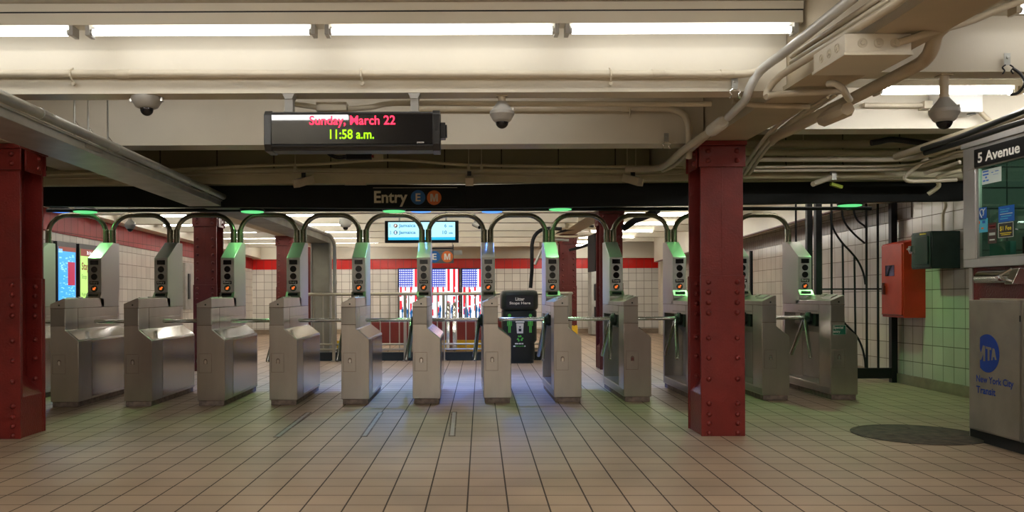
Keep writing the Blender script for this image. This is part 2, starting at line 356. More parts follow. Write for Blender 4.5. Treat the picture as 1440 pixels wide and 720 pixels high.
# ------------------------------------------------------------------ columns
def column(cx, cy, label, mat='red', yellow=False, capz=BZ):
    w,d = .31,.35; t=.022
    y0,y1 = cy, cy+d
    root = thing('steel_column', label, 'column', (cx,cy+d/2,0), 'riveted red steel columns')
    mb=MB()
    mb.box(cx-w/2,cx+w/2,y0,y0+t,0,capz-.03); mb.box(cx-w/2,cx+w/2,y1-t,y1,0,capz-.03)
    mb.box(cx-.02,cx+.02,y0+t,y1-t,0,capz-.03)
    mb.box(cx-.003,cx+.003,y0-.003,y0,1.18,2.0)
    build(mb,'shaft',mat,root,bevel=.003)
    mb=MB()
    lw=.322
    for (a,b) in ((y0-.014,y0),(y1,y1+.012)): mb.box(cx-lw/2,cx+lw/2,a,b,0,1.18)
    for s in (-1,1):      # angle pieces against the web
        mb.box(*sorted((cx+s*.02,cx+s*.034)),y0+t,y1-t,.30,1.18)
        mb.box(*sorted((cx+s*.034,cx+s*.155)),y0+t,y0+t+.012,.30,1.18); mb.box(*sorted((cx+s*.034,cx+s*.155)),y1-t-.012,y1-t,.30,1.18)
    build(mb,'cover_plate',mat,root,bevel=.003)
    mb=MB()
    for s in (-1,1):
        a,b=cx+s*.034,cx+s*.153
        mb.prism([(a,0),(b,0),(b,.30),(a,.43)],y0+t,y1-t,'y')
    build(mb,'base_fill',mat,root,bevel=.004)
    mb=MB()
    mb.box(cx-.175,cx+.175,y0-.04,y1+.04,capz-.035,capz-.002)
    for (a,b) in ((y0-.018,y0-.001),(y1+.001,y1+.018)): mb.box(cx-.17,cx+.17,a,b,capz-.19,capz-.035)
    for s in (-1,1): mb.box(*sorted((cx+s*.156,cx+s*.172)),y0+.06,y1-.06,capz-.19,capz-.035)
    build(mb,'cap',mat,root,bevel=.003)
    mb=MB()
    prof=[(.0195,0),(.0195,.005),(.015,.014),(.008,.019),(.001,.020)]
    def rv(x,y,z,ax,sg): mb.lathe((x,y,z),[(r,h*sg) for r,h in prof],10,ax)
    zs=[1.13,1.056,.98,.905,.72,.575,.42,.24,.16,.095,.025]
    for z in zs:
        for s in (-1,1): rv(cx+s*.105,y0-.014,z,'y',-1)
    if mat=='darkred':
        zz=1.26
        while zz<1.92:
            for s in (-1,1): rv(cx+s*.105,y0,zz,'y',-1)
            zz+=.11
    for z in zs[:7]:
        for s in (-1,1):
            rv(cx+s*.105,y1-t-.012,z-.01,'y',-1)
            rv(cx+s*.034,cy+d/2,z-.04,'x',s)
    for z in (capz-.075,capz-.145):
        for s in (-1,1): rv(cx+s*.105,y0-.018,z,'y',-1); rv(cx+s*.172,cy+d/2+s*0.06,z,'x',s)
    build(mb,'rivets',mat,root,smooth=60)
    if yellow:
        build(MB().box(cx-.17,cx+.17,y0-.03,y1+.03,0,.42),'yellow_collar','yellow',root,bevel=.004)
    return root
column(-3.43,6.24,'red riveted steel column beside the leftmost turnstile, the nearer one at left')
column(1.885,6.24,'red riveted steel column standing in front of the turnstiles at right')
column(-3.56,11.6,'dark red riveted column behind the third and fourth turnstiles','darkred')
column(1.99,11.6,'dark red column partly hidden behind the ninth turnstile tower','darkred')
column(-3.50,16.4,'dark red column far behind the fifth turnstile beside grey duct','darkred')
column(1.97,16.3,'dark red riveted column with yellow base behind the litter bin','darkred',yellow=True)

# ------------------------------------------------------------------ turnstiles
def make_turnstile():
    """local: x 0..0.265 (left face at 0), y 0..1.25 front to back"""
    root = thing('turnstile','t','turnstile',(0,0,0),'steel turnstiles in the row')
    L = 1.25
    build(MB().box(.012,.253,.012,L-.012,0,.052),'plinth','plinth',root,bevel=.004)
    # cabinet: front box, rear panel, back wall of the recess, sill and beam above the recess
    cab=[(0,.05),(.265,.05),(.265,.62),(.14,.72),(.14,.925),(0,.925)]
    mb=MB(); mb.prism(cab,0,.27,'y'); mb.prism(cab,L-.06,L,'y')
    mb.prism([(0,.05),(.265,.05),(.265,.13),(0,.13)],.27,L-.06,'y')
    mb.prism([(.20,.13),(.265,.13),(.265,.62),(.14,.72),(.14,.83),(.115,.83),(.115,.71),(.20,.62)],.27,L-.06,'y')
    mb.prism([(0,.83),(.14,.83),(.14,.925),(0,.925)],.27,L-.06,'y')
    c=build(mb,'cabinet','steel',root,bevel=.004)
    # panels with seams
    mb=MB(); mb.box(.004,.136,-.004,0,.765,.922); build(mb,'front_panel','steel2',root,bevel=.0015)
    mb=MB(); mb.box(.145,.262,.30,L-.03,0,0.0001) if False else None
    mb=MB(); mb.box(.265,.2675,.28,L-.02,.075,.605); build(mb,'side_panel','steel_side',root,bevel=.001)
    mb=MB().add([(.150,.02,.7145),(.258,.02,.628),(.258,L-.02,.628),(.150,L-.02,.7145),(.152,.02,.7175),(.260,.02,.631),(.260,L-.02,.631),(.152,L-.02,.7175)],[(0,1,2,3),(4,5,6,7),(0,1,5,4),(1,2,6,5),(2,3,7,6),(3,0,4,7)])
    build(mb,'shoulder_panel','shoulder',root)
    mb=MB(); mb.box(-.0025,0,.30,.80,.85,.865) ; build(mb,'cover_strip','steel2',root,bevel=.001); mb=MB(); mb.box(-.003,0,.02,L-.07,.062,.118); build(mb,'kick_panel','steel2',root,bevel=.001)
    mb=MB()
    for z in (.757,.9235): mb.box(.0,.141,-.0012,0,z,z+.006)
    mb.box(-.0012,0,0,L-.0,.9235,.9285); mb.box(.14,.1412,0,L,.9235,.9285); mb.box(-.0012,0,.262,.266,.13,.925); mb.box(.1392,.1412,.26,.265,.72,.925)
    build(mb,'seam','plinth',root)
    # lock plate with arched key recess
    build(MB().box(.019,.139,-.0012,0,.312,.493),'seam','plinth',root)
    lk=build(MB().box(.022,.136,-.003,0,.315,.49),'lock_plate','steel',root,bevel=.001)
    mb=MB(); pts=[(.066,.395)]+[(.083+.017*math.cos(a),.428+.017*math.sin(a)) for a in [math.pi-math.pi*i/8 for i in range(9)]]+[(.100,.395)]
    mb.prism(pts,-.0045,-.003,'y'); build(mb,'key_recess','plinth',lk)
    mb=MB(); mb.prism([(.072,.396)]+[(.083+.011*math.cos(a),.422+.011*math.sin(a)) for a in [math.pi-math.pi*i/8 for i in range(9)]]+[(.094,.396)],-.006,-.0045,'y'); build(mb,'key_cover','bright',lk)
    # console top, sloping down to the aisle on its left
    con=[(0,.925),(.14,.925),(.14,1.015),(.128,1.022),(0,.966)]
    mb=MB(); mb.prism(con,0,.86,'y'); cs=build(mb,'console','steel',root,bevel=.003)
    mb=MB(); mb.lathe((.083,0,.955),[(.008,0),(.008,-.003),(.005,-.004)],12,'y'); build(mb,'lock','hub',cs)
    mb=MB(); mb.prism([(.045,.984),(.118,1.016),(.112,1.030),(.055,1.004)],.10,.30,'y')
    mb.prism([(.075,1.0),(.122,1.018),(.118,1.034),(.085,1.028)],.33,.42,'y')
    build(mb,'card_reader','steel2',cs,bevel=.003)
    # tower with sloped hood
    y0,y1=.79,L
    pr=[(y0+.02,.925),(y0-.025,.99),(y0-.025,1.015),(y0,1.07),(y0,1.43),(y0+.31,1.605),(y1,1.605),(y1,.925)]
    mb=MB(); mb.prism(pr,0,.14,'x'); tw=build(mb,'tower','steel_tower',root,bevel=.004)
    # splayed foot with the ticket slot
    mb=MB(); mb.add([(-.004,y0-.004,1.075),(.144,y0-.004,1.075),(-.004,y0-.05,1.02),(.15,y0-.05,1.02),(-.004,y0,1.075),(.144,y0,1.075),(-.004,y0,1.01),(.15,y0,1.01)],[(0,1,3,2),(4,5,1,0),(2,3,7,6),(0,2,6,4),(1,5,7,3),(4,6,7,5)])
    ft=build(mb,'slot_housing','steel2',tw,bevel=.002)
    mb=MB(); mb.add([(.02,y0-.022,1.058),(.12,y0-.022,1.058),(.12,y0-.038,1.038),(.02,y0-.038,1.038),(.02,y0-.026,1.062),(.12,y0-.026,1.062),(.12,y0-.042,1.042),(.02,y0-.042,1.042)],[(0,1,2,3),(4,5,6,7),(0,1,5,4),(1,2,6,5),(2,3,7,6),(3,0,4,7)])
    build(mb,'ticket_slot','ledwin',tw)
    fp=build(MB().box(.006,.134,y0-.004,y0,1.082,1.424),'indicator_panel','panel_grey',tw,bevel=.0015)
    yy=y0-.004
    def sub(mb,n,m): return build(mb,n,m,tw)
    sub(plate(MB(),(.07,yy,1.383),.084,.048,'-y',.002),'readout','ledwin')
    sub(disc(MB(),(.07,yy,1.312),.033,'-y',.002),'lamp_lens','ledwin')
    sub(disc(MB(),(.07,yy,1.237),.033,'-y',.002),'lamp_lens','ledwin')
    sub(plate(MB(),(.07,yy,1.175),.088,.034,'-y',.002),'word_plate','ledwin')
    text('Entry',.072,.026,(.07,yy-.002,1.175),'-y','txtwhite',parent=tw,bold=.02)
    sub(disc(MB(),(.07,yy,1.115),.034,'-y',.002),'arrow_disc','discgreen')
    mb=MB(); cx,cz=.07,1.115
    def q(u,v): return (cx+(u-v)*.7071, cz+(u+v)*.7071)
    # arrow pointing down-left, built along the diagonal
    pts=[(-.022,0),(-.002,.019),(-.002,.008),(.020,.008),(.020,-.008),(-.002,-.008),(-.002,-.019)]
    mb.prism([q(a,b) for a,b in pts],yy-.0035,yy-.002,'y'); sub(mb,'arrow','arrow')
    # mechanism and tripod arms
    mb=MB(); mb.box(.02,.118,.40,.80,.70,.83); me_=build(mb,'mechanism_box','hub',root,bevel=.004)
    hy,hz=.53,.785
    mb=MB(); ax=Vector((-.64,0,-.77)).normalized(); c0=Vector((.03,hy,hz+.02))
    mb.tube([c0,c0+ax*.04,c0+ax*.05,c0+ax*.085,c0+ax*.10],[.062,.062,.052,.046,.02],14)
    mb.box(-.01,.03,hy-.06,hy+.06,hz-.035,hz+.06)
    hub=build(mb,'hub','hub',root,bevel=.003)
    hc=Vector((-.035,hy,hz))
    for d in ((-1,0,0),(-.10,-.53,-.84),(-.10,.53,-.84)):
        d=Vector(d).normalized(); a=hc+d*.01; e=hc+d*.475
        mb=MB(); mb.tube([a,e-d*.012,e-d*.004,e],[.019,.019,.016,.008],14); build(mb,'arm','bright',root)
    return root
T0 = make_turnstile()
pos=[]
tl = ['steel turnstile mostly hidden behind the near left red column',
 'steel turnstile just right of the near left red column, blue map screen behind',
 'steel turnstile second from the left column, white camera hanging above its tower',
 'steel turnstile in front of the dark red column, third from the left column',
 'steel turnstile with pale tilted shoulder reflection, beside the dark red column',
 'steel turnstile in front of the railing end, fifth clear one from the left',
 'steel turnstile with tower left of the middle flag screen, blue lit shoulder',
 'steel turnstile seen head-on between the flag screens and the litter bin',
 'steel turnstile just right of the litter bin with brightly lit green tower',
 'steel turnstile with open left side, between litter bin and near red column',
 'steel turnstile directly left of the near right red column',
 'steel turnstile showing immediately right of the near red column',
 'steel turnstile at the right end wearing a green Special entry sign']
for i in range(13):
    k=i-1
    X=-3.892+.6765*k; Y=7.95+.029*k
    o = T0 if i==0 else copy_tree(T0)
    o.location=(X,Y,0); o['label']=tl[i]; pos.append((X,Y))
# Special entry sign on the last
lx,ly=pos[12]
sg=one(plate(MB(),(lx+.083,ly-.006,.682),.132,.098,'-y',.004),'entry_sign','signgreen','small green Special entry sign on the front of the last turnstile','sign')
ORGs=ORG[sg.name]
b=MB(); 
text('Special',.095,.034,(lx+.025,ly-.010,.703),'-y','txtwhite',parent=sg,align='l',bold=.02)
text('entry',.066,.030,(lx+.025,ly-.010,.662),'-y','txtwhite',parent=sg,align='l',bold=.02)
fr=MB()
for (a,b_,c,d) in ((-.064,.064,.044,.047),(-.064,.064,-.047,-.044),(-.064,-.061,-.047,.047),(.061,.064,-.047,.047)):
    fr.box(lx+.083+a,lx+.083+b_,ly-.0115,ly-.010,.682+c,.682+d)
build(fr,'border','txtwhite',sg)
# U-shaped pipe guards joining the towers
gl=['leftmost arch, springing from behind the red column','second arch from the left, above the hanging white camera','third arch from the left, crossing the dark red column',
    'fourth arch from the left, beneath the first clear green lamp','fifth arch from the left, framing the grey duct','sixth arch from the left, over the left end of the countdown screen',
    'seventh arch from the left, over the right end of the countdown screen','eighth arch from the left, above the litter bin','ninth arch from the left, in front of the pipe cluster',
    'tenth arch from the left, just left of the near red column','eleventh arch, partly hidden behind the near red column','rightmost arch, ending on the last turnstile']
for i in range(12):
    (xa,ya),(xb,yb)=pos[i],pos[i+1]
    a=Vector((xa+.07+.036,ya+1.165,1.60)); b_=Vector((xb+.07-.036,yb+1.165,1.60)); top=1.905; r=.20
    up=Vector((0,0,1)); along=(b_-a).normalized()
    A1=Vector((a.x,a.y,top)); B1=Vector((b_.x,b_.y,top))
    pts=[a, Vector((a.x,a.y,top-r))]
    for j in range(1,9):
        t=j/8*math.pi/2; pts.append(A1-up*r+along*r*(1-math.cos(t))+up*r*math.sin(t))
    for j in range(0,8):
        t=(1-j/8)*math.pi/2; pts.append(B1-up*r-along*r*(1-math.cos(t))+up*r*math.sin(t))
    pts+= [Vector((b_.x,b_.y,top-r)), b_]
    root=thing('pipe_guard','bronze pipe guard, '+gl[i],'pipe guard',((xa+xb)/2+.07,ya+1.18,1.60),'pipe guards over the aisles')
    build(MB().tube(pts,.026,14),'pipe','pipe',root,smooth=60)
    for p in (a,b_): build(MB().tube([p,p+up*.145,p+up*.15],[.0325,.0325,.027],14),'sleeve','pipe',root,smooth=40)

# ------------------------------------------------------------------ overhead sign
sy=7.95
Ls=at(60,290,sy); Rm=at(655,293.5,sy); Re=at(1356,282,sy-.2)
root=thing('overhead_sign','long black overhead sign reading Entry with blue and orange route discs','sign',(-.4,sy,1.85))
mb=MB()
def slab(p,q,yp,yq,z0p,z0q,h,t=.09):
    mb.add([(p,yp,z0p),(q,yq,z0q),(q,yq,z0q+h),(p,yp,z0p+h),(p,yp+t,z0p),(q,yq+t,z0q),(q,yq+t,z0q+h),(p,yp+t,z0p+h)],[(0,1,2,3),(4,7,6,5),(0,4,5,1),(1,5,6,2),(2,6,7,3),(3,7,4,0)])
slab(Ls.x,Rm.x,sy,sy,Ls.z,Rm.z,.222); slab(Rm.x,Re.x,sy,sy-.2,Rm.z,Re.z,.222)
build(mb,'panel','signblack',root,bevel=.004)
a=at(526,264,sy-.012); e=at(643,264.5,sy-.012); b_=at(643,292,sy)
face=MB().box(a.x-.01,e.x,sy-.012,sy,1.865,a.z+.012); fc=build(face,'face_plate','signblack',root)
build(MB().box(a.x-.01,e.x,sy-.014,sy-.011,a.z-.004,a.z+.001),'top_line','txtcream',fc)
p0=at(526,268,sy-.012); p1=at(573,290,sy-.012)
text('Entry',p1.x-p0.x,p0.z-p1.z,((p0.x+p1.x)/2,sy-.012,(p0.z+p1.z)/2-.004),'-y','txtcream',parent=root,bold=.025)
for (px,py,m,ch) in ((588,277.5,'blue','E'),(610.5,278,'orange','M')):
    c=at(px,py,sy-.012); d=build(disc(MB(),c,.068,'-y',.003),'route_disc',m,root,label=('blue' if ch=='E' else 'orange')+' disc with letter '+ch)
    if ch=='E': text(ch,.046,.074,(c.x,c.y-.003,c.z),'-y','txtcream',parent=d,bold=.02)
    else: letter_m(.072,.072,(c.x,c.y-.003,c.z),'txtcream',d)
# overhead rail and lamps under it
rl=one(MB().tube([at(66,296,9.05),at(1225,293,9.05)],.02,10),'lamp_rail','blackp','thin dark rail running above the arches behind the long black sign','rail')
lamps=[(120,298,'g','over the leftmost aisle'),(84,297,'b','at far left beside the red column'),(355,299.5,'g','over the aisle right of the dark red column'),
       (554,297.5,'g','left of the countdown screen'),(592,297,'b','above the countdown screen'),(692,297.5,'b','above the head-on turnstile'),
       (788,294.5,'g','right of the litter bin'),(990,292,'g','behind the near right red column'),(1195,289,'g','above the black gate at right')]
for (px,py,k,w) in lamps:
    c=at(px,py,9.0 if k=='g' else 9.9); c.z=max(c.z,1.925)
    cn={'g':'green','b':'blue'}[k]
    root=thing('aisle_lamp',f'round {cn} aisle lamp, {w}','lamp',c+Vector((0,0,.03)),'round coloured aisle lamps')
    mb=MB(); mb.lathe(c,[(.125,.004),(.13,.02),(.10,.045),(.03,.06)],24); build(mb,'housing','blackp',root)
    mb=MB(); mb.lathe(c,[(.118,.003),(.118,-.006),(.09,-.012),(.01,-.014)],24); build(mb,'lens','glow'+cn,root)
    sp=bpy.data.lights.new('aisle_spot','SPOT'); sp.energy=(20 if px>900 else 15) if k=='g' else (110 if px>200 else 40); sp.color=(.30,1,.34) if k=='g' else (.10,.27,1); sp.spot_size=math.radians(150); sp.spot_blend=.8; sp.shadow_soft_size=.05
    so=bpy.data.objects.new('aisle_spot',sp); COL.objects.link(so); so.location=c+Vector((0,0,-.03))

# ------------------------------------------------------------------ fluorescent fixtures
def fixture(xa,xb,y,z,label,two=True,name='ceiling_light',hous=True,tm='tube',hz=.075,group='fluorescent lights',ends=True):
    root=thing(name,label,'light',((xa+xb)/2,y,z),group)
    L=xb-xa
    if hous:
        mb=MB(); e=.012
        mb.box(xa-e,xb+e,y-.03,y+.06,z+.022,z+.022+hz); build(mb,'housing','cream',root,bevel=.002)
    if tm=='tube_front': e=.04
    for k in ((0,1) if two else (0,)):
        yy=y+.036*k-.005; zz=z-.010+.022*k
        mb=MB(); mb.tube([(xa+.035,yy,zz),(xb-.035,yy,zz)],.0185,12); build(mb,'tube',tm,root)
        mb=MB()
        for a,b in ((xa+.018,xa+.037),(xb-.037,xb-.018)): build(MB().tube([(a,yy,zz),(b,yy,zz)],.0175,12),'end_cap','galv',root)
    for a in (xa,xb-.022): build(MB().box(a,a+.022,y-.026,y+.05,z-.03,z+.03),'lamp_holder','domegrey' if tm=='tube_front' else 'cream_pipe',root,bevel=.002)
    top=z+.022+(hz if hous else 0)
    if hous and ZC-top>.04 and not (X_IN_BOOTH and y<6 and xa>3.7 and z<2.1):
        for a in (xa+.15,xb-.15): build(MB().tube([(a,y+.02,top),(a,y+.02,ZC)],.006,8),'hanger_rod','cream_pipe',root)
    return root
X_IN_BOOTH=True
def channel():
    xa,xb,y,z=(-600-VX)*4.47/F,(1128-VX)*4.47/F,4.47,H+(411-41.5)*4.47/F+.022
    root=thing('lamp_channel','long cream metal channel carrying the front row of fluorescent tubes','light channel',((xa+xb)/2,y,z))
    build(MB().box(xa,xb,y-.03,y+.06,z,ZC-.001),'housing','cream',root,bevel=.002)
    h=ZC-z
    build(MB().box(xa,xb,y-.036,y-.03,z+h*.62,ZC-.001),'upper_lip','cream',root); build(MB().box(xa,xb,y-.0315,y-.03,z+h*.56,z+h*.62),'slot','black',root)
channel()
# added unseen row between the first two beams, to brighten the second beam
for x in (-3.1,-1.75,-.45):
    fixture(x,x+1.22,5.55,2.50,'added double-tube fluorescent light hidden above the first beam',tm='tube_added',hz=.055,group='added fluorescent lights in the second bay')
y1=4.47
def xr(px): return (px-VX)*y1/F
z1=H+(411-41.5)*y1/F; HF=ZC-z1-.024
for (a,b,l) in ((-220,107,'at far left, cut by the picture edge'),(124,446,'second from the left'),(459,787,'above the right half of the clock sign'),(796,1122,'ending at the ceiling girder')):
    fixture(xr(a),xr(b),y1,z1,'double-tube fluorescent light in the front row, '+l,hous=False,tm='tube_front')
fixture(xr(-560),xr(-225),y1,z1,'double-tube fluorescent light beyond the left edge of the view',hous=False,tm='tube_front')
fixture(at(1425,12,4.4).x,4.9,4.4,at(1430,12,4.4).z,'fluorescent tube end showing in the top right corner above the girder',tm='tube_dim2',hz=.02)
c=at(1232,127,5.6); fixture(c.x,at(1428,127,5.6).x,5.6,c.z,'fluorescent light right of the girder, behind the hanging dome camera',hz=.04)
fixture(at(1432,127,5.6).x,4.9,5.6,c.z,'fluorescent tube at the right edge above the token booth',hz=.04)
# rows over and behind the camera; rear ones added for light and reflections
for y,z in ((2.42,2.482),(1.0,2.482),(-.3,2.482),(-1.2,2.482)):
    for x in ((-3.4,-2.12,-.80,.5,2.3) if y in (2.42,) else (-2.12,-.80,.5)):
        if x==-.80 and y==2.42: continue
        fixture(x-.0,x+1.22,y,z,'added unseen fluorescent light on the ceiling behind the view, row near the front wall' if y<2 else 'fluorescent light on the ceiling just in front of the camera')
# far rows: low ones show at left and right, high ones added for light
nm=['first','second','third','fourth','fifth','sixth']
for i,y in enumerate((12.7,14.4,16.1,17.85,19.6,21.0)):
    for (x,s) in ((-5.15,'outer left'),(-3.25 if i%2 else -3.2,'inner left')):
        fixture(x,x+(1.22),y,2.235,f'far fluorescent light, {s} of the {nm[i]} low row behind the turnstiles',two=False,tm='tube_dim',hz=.05,group='far fluorescent lights')
    for (x,s) in ((2.35,'inner right'),):
        fixture(x,x+1.22,y,2.22,f'far fluorescent light, {s} of the {nm[i]} low row behind the turnstiles',two=False,tm='tube_dim',hz=.05,group='far fluorescent lights')
for y in (12.7,14.4,16.1,17.85,19.6,21.0):
    for x in (-3.2,-1.75,-.4,.65,3.0):
        fixture(x,x+1.22,y-.45,2.505,'added far fluorescent light tucked up between ceiling beams over the middle',two=False,tm='tube_dim',hz=.05,group='far fluorescent lights')
for y in (10.9,9.1,7.2):
    for x in ((-4.9,-2.9,-.9,.6,3.4) if y>9.5 else (-4.9,3.4,-.9)):
        if y<8: continue
        fixture(x,x+1.22,y,2.505,'fluorescent light hidden above the black sign between beams',two=False,tm='tube_dim',hz=.05,group='fluorescent lights above the turnstiles')

# ------------------------------------------------------------------ LED clock sign
Y=4.62
a=at(371,156,Y); b=at(619,210,Y); x0,x1,z0,z1s=a.x,b.x,b.z,a.z
root=thing('clock_sign','black hanging LED sign showing Sunday, March 22 and 11:58 a.m.','sign',((x0+x1)/2,Y+.08,z0))
pr=[(Y+.012,z0+.03),(Y+.03,z0),(Y+.15,z0),(Y+.17,z0+.03),(Y+.17,z1s-.03),(Y+.15,z1s),(Y+.03,z1s),(Y+.012,z1s-.02)]
build(MB().prism(pr,x0+.03,x1-.03,'x'),'case','black',root,bevel=.003)
pr2=[(Y-.004,z0+.03),(Y+.02,z0-.004),(Y+.16,z0-.004),(Y+.18,z0+.03),(Y+.18,z1s-.03),(Y+.16,z1s+.004),(Y+.02,z1s+.004),(Y-.004,z1s-.02)]
for p,q in ((x0,x0+.042),(x1-.042,x1)): build(MB().prism(pr2,p,q,'x'),'end_cap','black',root,bevel=.004)
M['signglass']=paint('sign_glass',(.008,.008,.010),.03,var=0)
build(MB().box(x0+.04,x1-.04,Y,Y+.014,z0+.032,z1s-.022),'display_window','signglass',root)
for zz in (z0+.022,z1s-.016): build(MB().tube([(x0+.04,Y+.006,zz),(x1-.04,Y+.006,zz)],.008,8),'bezel_rail','black',root)
build(MB().box(x1,x1+.028,Y+.04,Y+.12,z0+.07,z0+.155).box(x1+.028,x1+.036,Y+.05,Y+.11,z0+.08,z0+.145),'side_vent','black',root,bevel=.003)
p=at(435,162.5,Y); q=at(556,177,Y); text('Sunday, March 22',q.x-p.x,.066,((p.x+q.x)/2,Y,at(495,171,Y).z),'-y','ledred',parent=root,bold=.015)
p=at(464,182,Y); q=at(526,196,Y); text('11:58 a.m.',q.x-p.x,.052,((p.x+q.x)/2,Y,at(495,188.7,Y).z),'-y','ledgreen',parent=root,bold=.015)
p=at(588,200.5,Y); build(MB().box(p.x-.006,p.x+.032,Y-.001,Y,p.z-.003,p.z+.005),'maker_mark','greybox',root)
for px in (407,583):
    p=at(px,148,4.72); mb=MB(); mb.box(p.x-.022,p.x+.022,4.70,4.76,z1s,BZ); mb.prism([(p.x-.034,BZ-.001),(p.x+.034,BZ-.001),(p.x+.02,BZ-.03),(p.x-.02,BZ-.03)],4.69,4.77,'y'); mb.prism([(p.x-.034,z1s+.001),(p.x+.034,z1s+.001),(p.x+.018,z1s+.02),(p.x-.018,z1s+.02)],4.69,4.77,'y')
    build(mb,'hanger','domegrey',root)

# ------------------------------------------------------------------ dome cameras
def dome(px,py,Y,ztop,label,s=1.,stem=.03,flush=False):
    """cone-shaped housing under a stem; px,py is the bottom of the dome in the view"""
    c=at(px,py,Y); zb=c.z; X=c.x
    root=thing('dome_camera',label,'camera',(X,Y,ztop),'dome security cameras')
    mb=MB()
    if flush:
        mb.lathe((X,Y,zb),[(.046*s,.042*s),(.062*s,.05*s),(.082*s,.085*s),(.085*s,.10*s),(.085*s,ztop-zb)],28)
        build(mb,'case','domegrey',root,smooth=40)
        mb=MB()
        for sx in (-1,1): mb.box(X+sx*.08*s-.012,X+sx*.08*s+.012,Y-.015,Y+.015,zb+.08*s,ztop)
        build(mb,'mounting_ear','bright',root)
    else:
        mb.lathe((X,Y,zb),[(.038*s,.035*s),(.050*s,.045*s),(.058*s,.06*s),(.068*s,.078*s),(.068*s,.094*s),(.060*s,.102*s),(.026*s,.145*s),(.024*s,.15*s)],28)
        build(mb,'case','domegrey',root,smooth=14)
        build(MB().tube([(X,Y,zb+.145*s),(X,Y,ztop)],.021*s,16).box(X-.03*s,X+.03*s,Y-.03*s,Y+.03*s,ztop-.006,ztop),'stem','soffit',root)
        build(MB().box(X+.056*s,X+.064*s,Y-.02,Y+.0,zb+.09*s,zb+.115*s),'latch','bright',root)
    prof=[(.036*s*math.cos(t),.036*s-.036*s*math.sin(t)+.0) for t in [math.radians(d) for d in (88,70,50,30,12,0)]]
    build(MB().lathe((X,Y,zb),prof+[(.036*s,.05*s)],24),'dome','dome',root,smooth=60)
dome(206.5,163,4.77,BZ,'squat dome camera under the front beam at left, above the steel tray',s=1.0,flush=True)
dome(706,181,4.77,BZ,'grey dome camera under the front beam, right of the clock sign',s=1.02)
dome(1328,182,4.76,2.27,'grey dome camera on a long stem under the beam at right, before a fluorescent light',s=1.18)
dome(183,326,9.9,2.62,'white dome camera hanging over the second aisle from the left',s=.95)
dome(486,324,13.0,2.2,'small dome camera far behind, left of the countdown screen',s=1.1,flush=True)
c=at(671,317,12.2); root=thing('bullet_camera','small white bullet camera far behind, right of the countdown screen','camera',c)
build(MB().tube([c+Vector((-.05,.02,.02)),c+Vector((.03,-.06,-.03))],.032,14),'case','domegrey',root); build(MB().tube([c+Vector((.028,-.058,-.029)),c+Vector((.034,-.066,-.033))],.026,14),'lens','dome',root)
build(MB().tube([c+Vector((-.03,.0,.02)),c+Vector((-.03,.0,.25))],.012,8),'bracket','galv',root)

# ------------------------------------------------------------------ steel tray with conduit (left) and its riser beyond the sign
root=thing('cable_tray','grey steel cable tray running away under the ceiling at upper left','cable tray',(-2.4,5.5,1.9))
def along(p0,p1,prof):
    """prism with cross-section prof (dx,dz) swept from p0 to p1 without turning"""
    p0,p1=Vector(p0),Vector(p1); n=len(prof)
    vs=[p0+Vector((a,0,b)) for a,b in prof]+[p1+Vector((a,0,b)) for a,b in prof]
    return MB().add(vs,[tuple(range(n)),tuple(reversed(range(n,2*n)))]+[(i,(i+1)%n,(i+1)%n+n,i+n) for i in range(n)])
R0=at(0,163,4.02); R1=at(311,290,7.93); R0=R0+(R0-R1)*.9
build(along(R0,R1,[(-.30,0),(0,0),(0,.055),(-.30,.055)]),'tray','galv',root,bevel=.003)
build(along(R0+Vector((.0,0,.045)),R1+Vector((0,0,.045)),[(0,0),(.012,0),(.012,.012),(0,.012)]),'lip','galv',root)
cd=Vector((.02,0,.088))
build(MB().tube([R0+cd,R1+cd],.028,14),'conduit','galv',root,smooth=60)
dirn=(R1-R0)
for t in (0.524,0.659,0.7584,0.8579,0.929): 
    p=R0+dirn*t+cd; build(MB().tube([p-dirn.normalized()*.03,p+dirn.normalized()*.03],.0305,14),'coupling','galv',root,smooth=50)
pl=build(MB().box(0,.001,0,.001,0,.001),'x','galv',root) if False else None
for t,dx in ((0.5879,0),(0.6128,0),(0.6519,0)):
    p=R0+dirn*t; build(MB().tube([p+Vector((-.02,0,.07)),(p.x-.02,p.y,ZC)],.006,8),'hanger_rod','galv',root)
    mb=MB(); mb.tube([p+Vector((.0,0,.08)),p+Vector((-.02,0,.16)),p+Vector((.04,0,.08))],.004,6); build(mb,'clamp','bright',root)
for t in (0.6163,):
    p=R0+dirn*t; build(MB().prism([(p.x,p.z+.02),(p.x+.006,p.z+.02),(p.x+.006,p.z+.055),(p.x,p.z+.055)],p.y-.12,p.y+.12,'y'),'joint_plate','steel2',root)
# beyond the sign the run goes on and drops to the floor
A=at(437,342,13.7); 
root=thing('duct_riser','grey sheet duct descending to the floor behind the fifth turnstile','duct',(A.x,13.8,0))
E0=Vector((-2.78,8.12,1.97)); E1=Vector((A.x-.02,13.6,1.86))
build(along(E0,E1+Vector((0,.25,0)),[(0,0),(.34,0),(.34,.1),(0,.1)]),'duct_run','concrete',root,bevel=.004)
build(MB().box(A.x+.0,A.x+.32,13.7,13.85,0,1.86),'drop','concrete',root,bevel=.004)
build(MB().box(A.x+.30,A.x+.325,13.66,13.7,0,1.9).box(A.x,A.x+.02,13.67,13.7,0,1.86),'flange','galv',root)
pp=[Vector((-2.42,8.12,2.06)),Vector((A.x+.28,13.2,1.99))]; 
P=pp+arc(pp[1],(A.x+.39,13.55,1.99),(A.x+.40,13.6,1.80),5)[1:]+[Vector((A.x+.40,13.6,0))]
build(MB().tube(P,.03,12),'conduit','galv',root,smooth=60)
build(MB().tube([(A.x+.40,13.6,1.2),(A.x+.40,13.6,1.26)],.036,12),'coupling','galv',root)
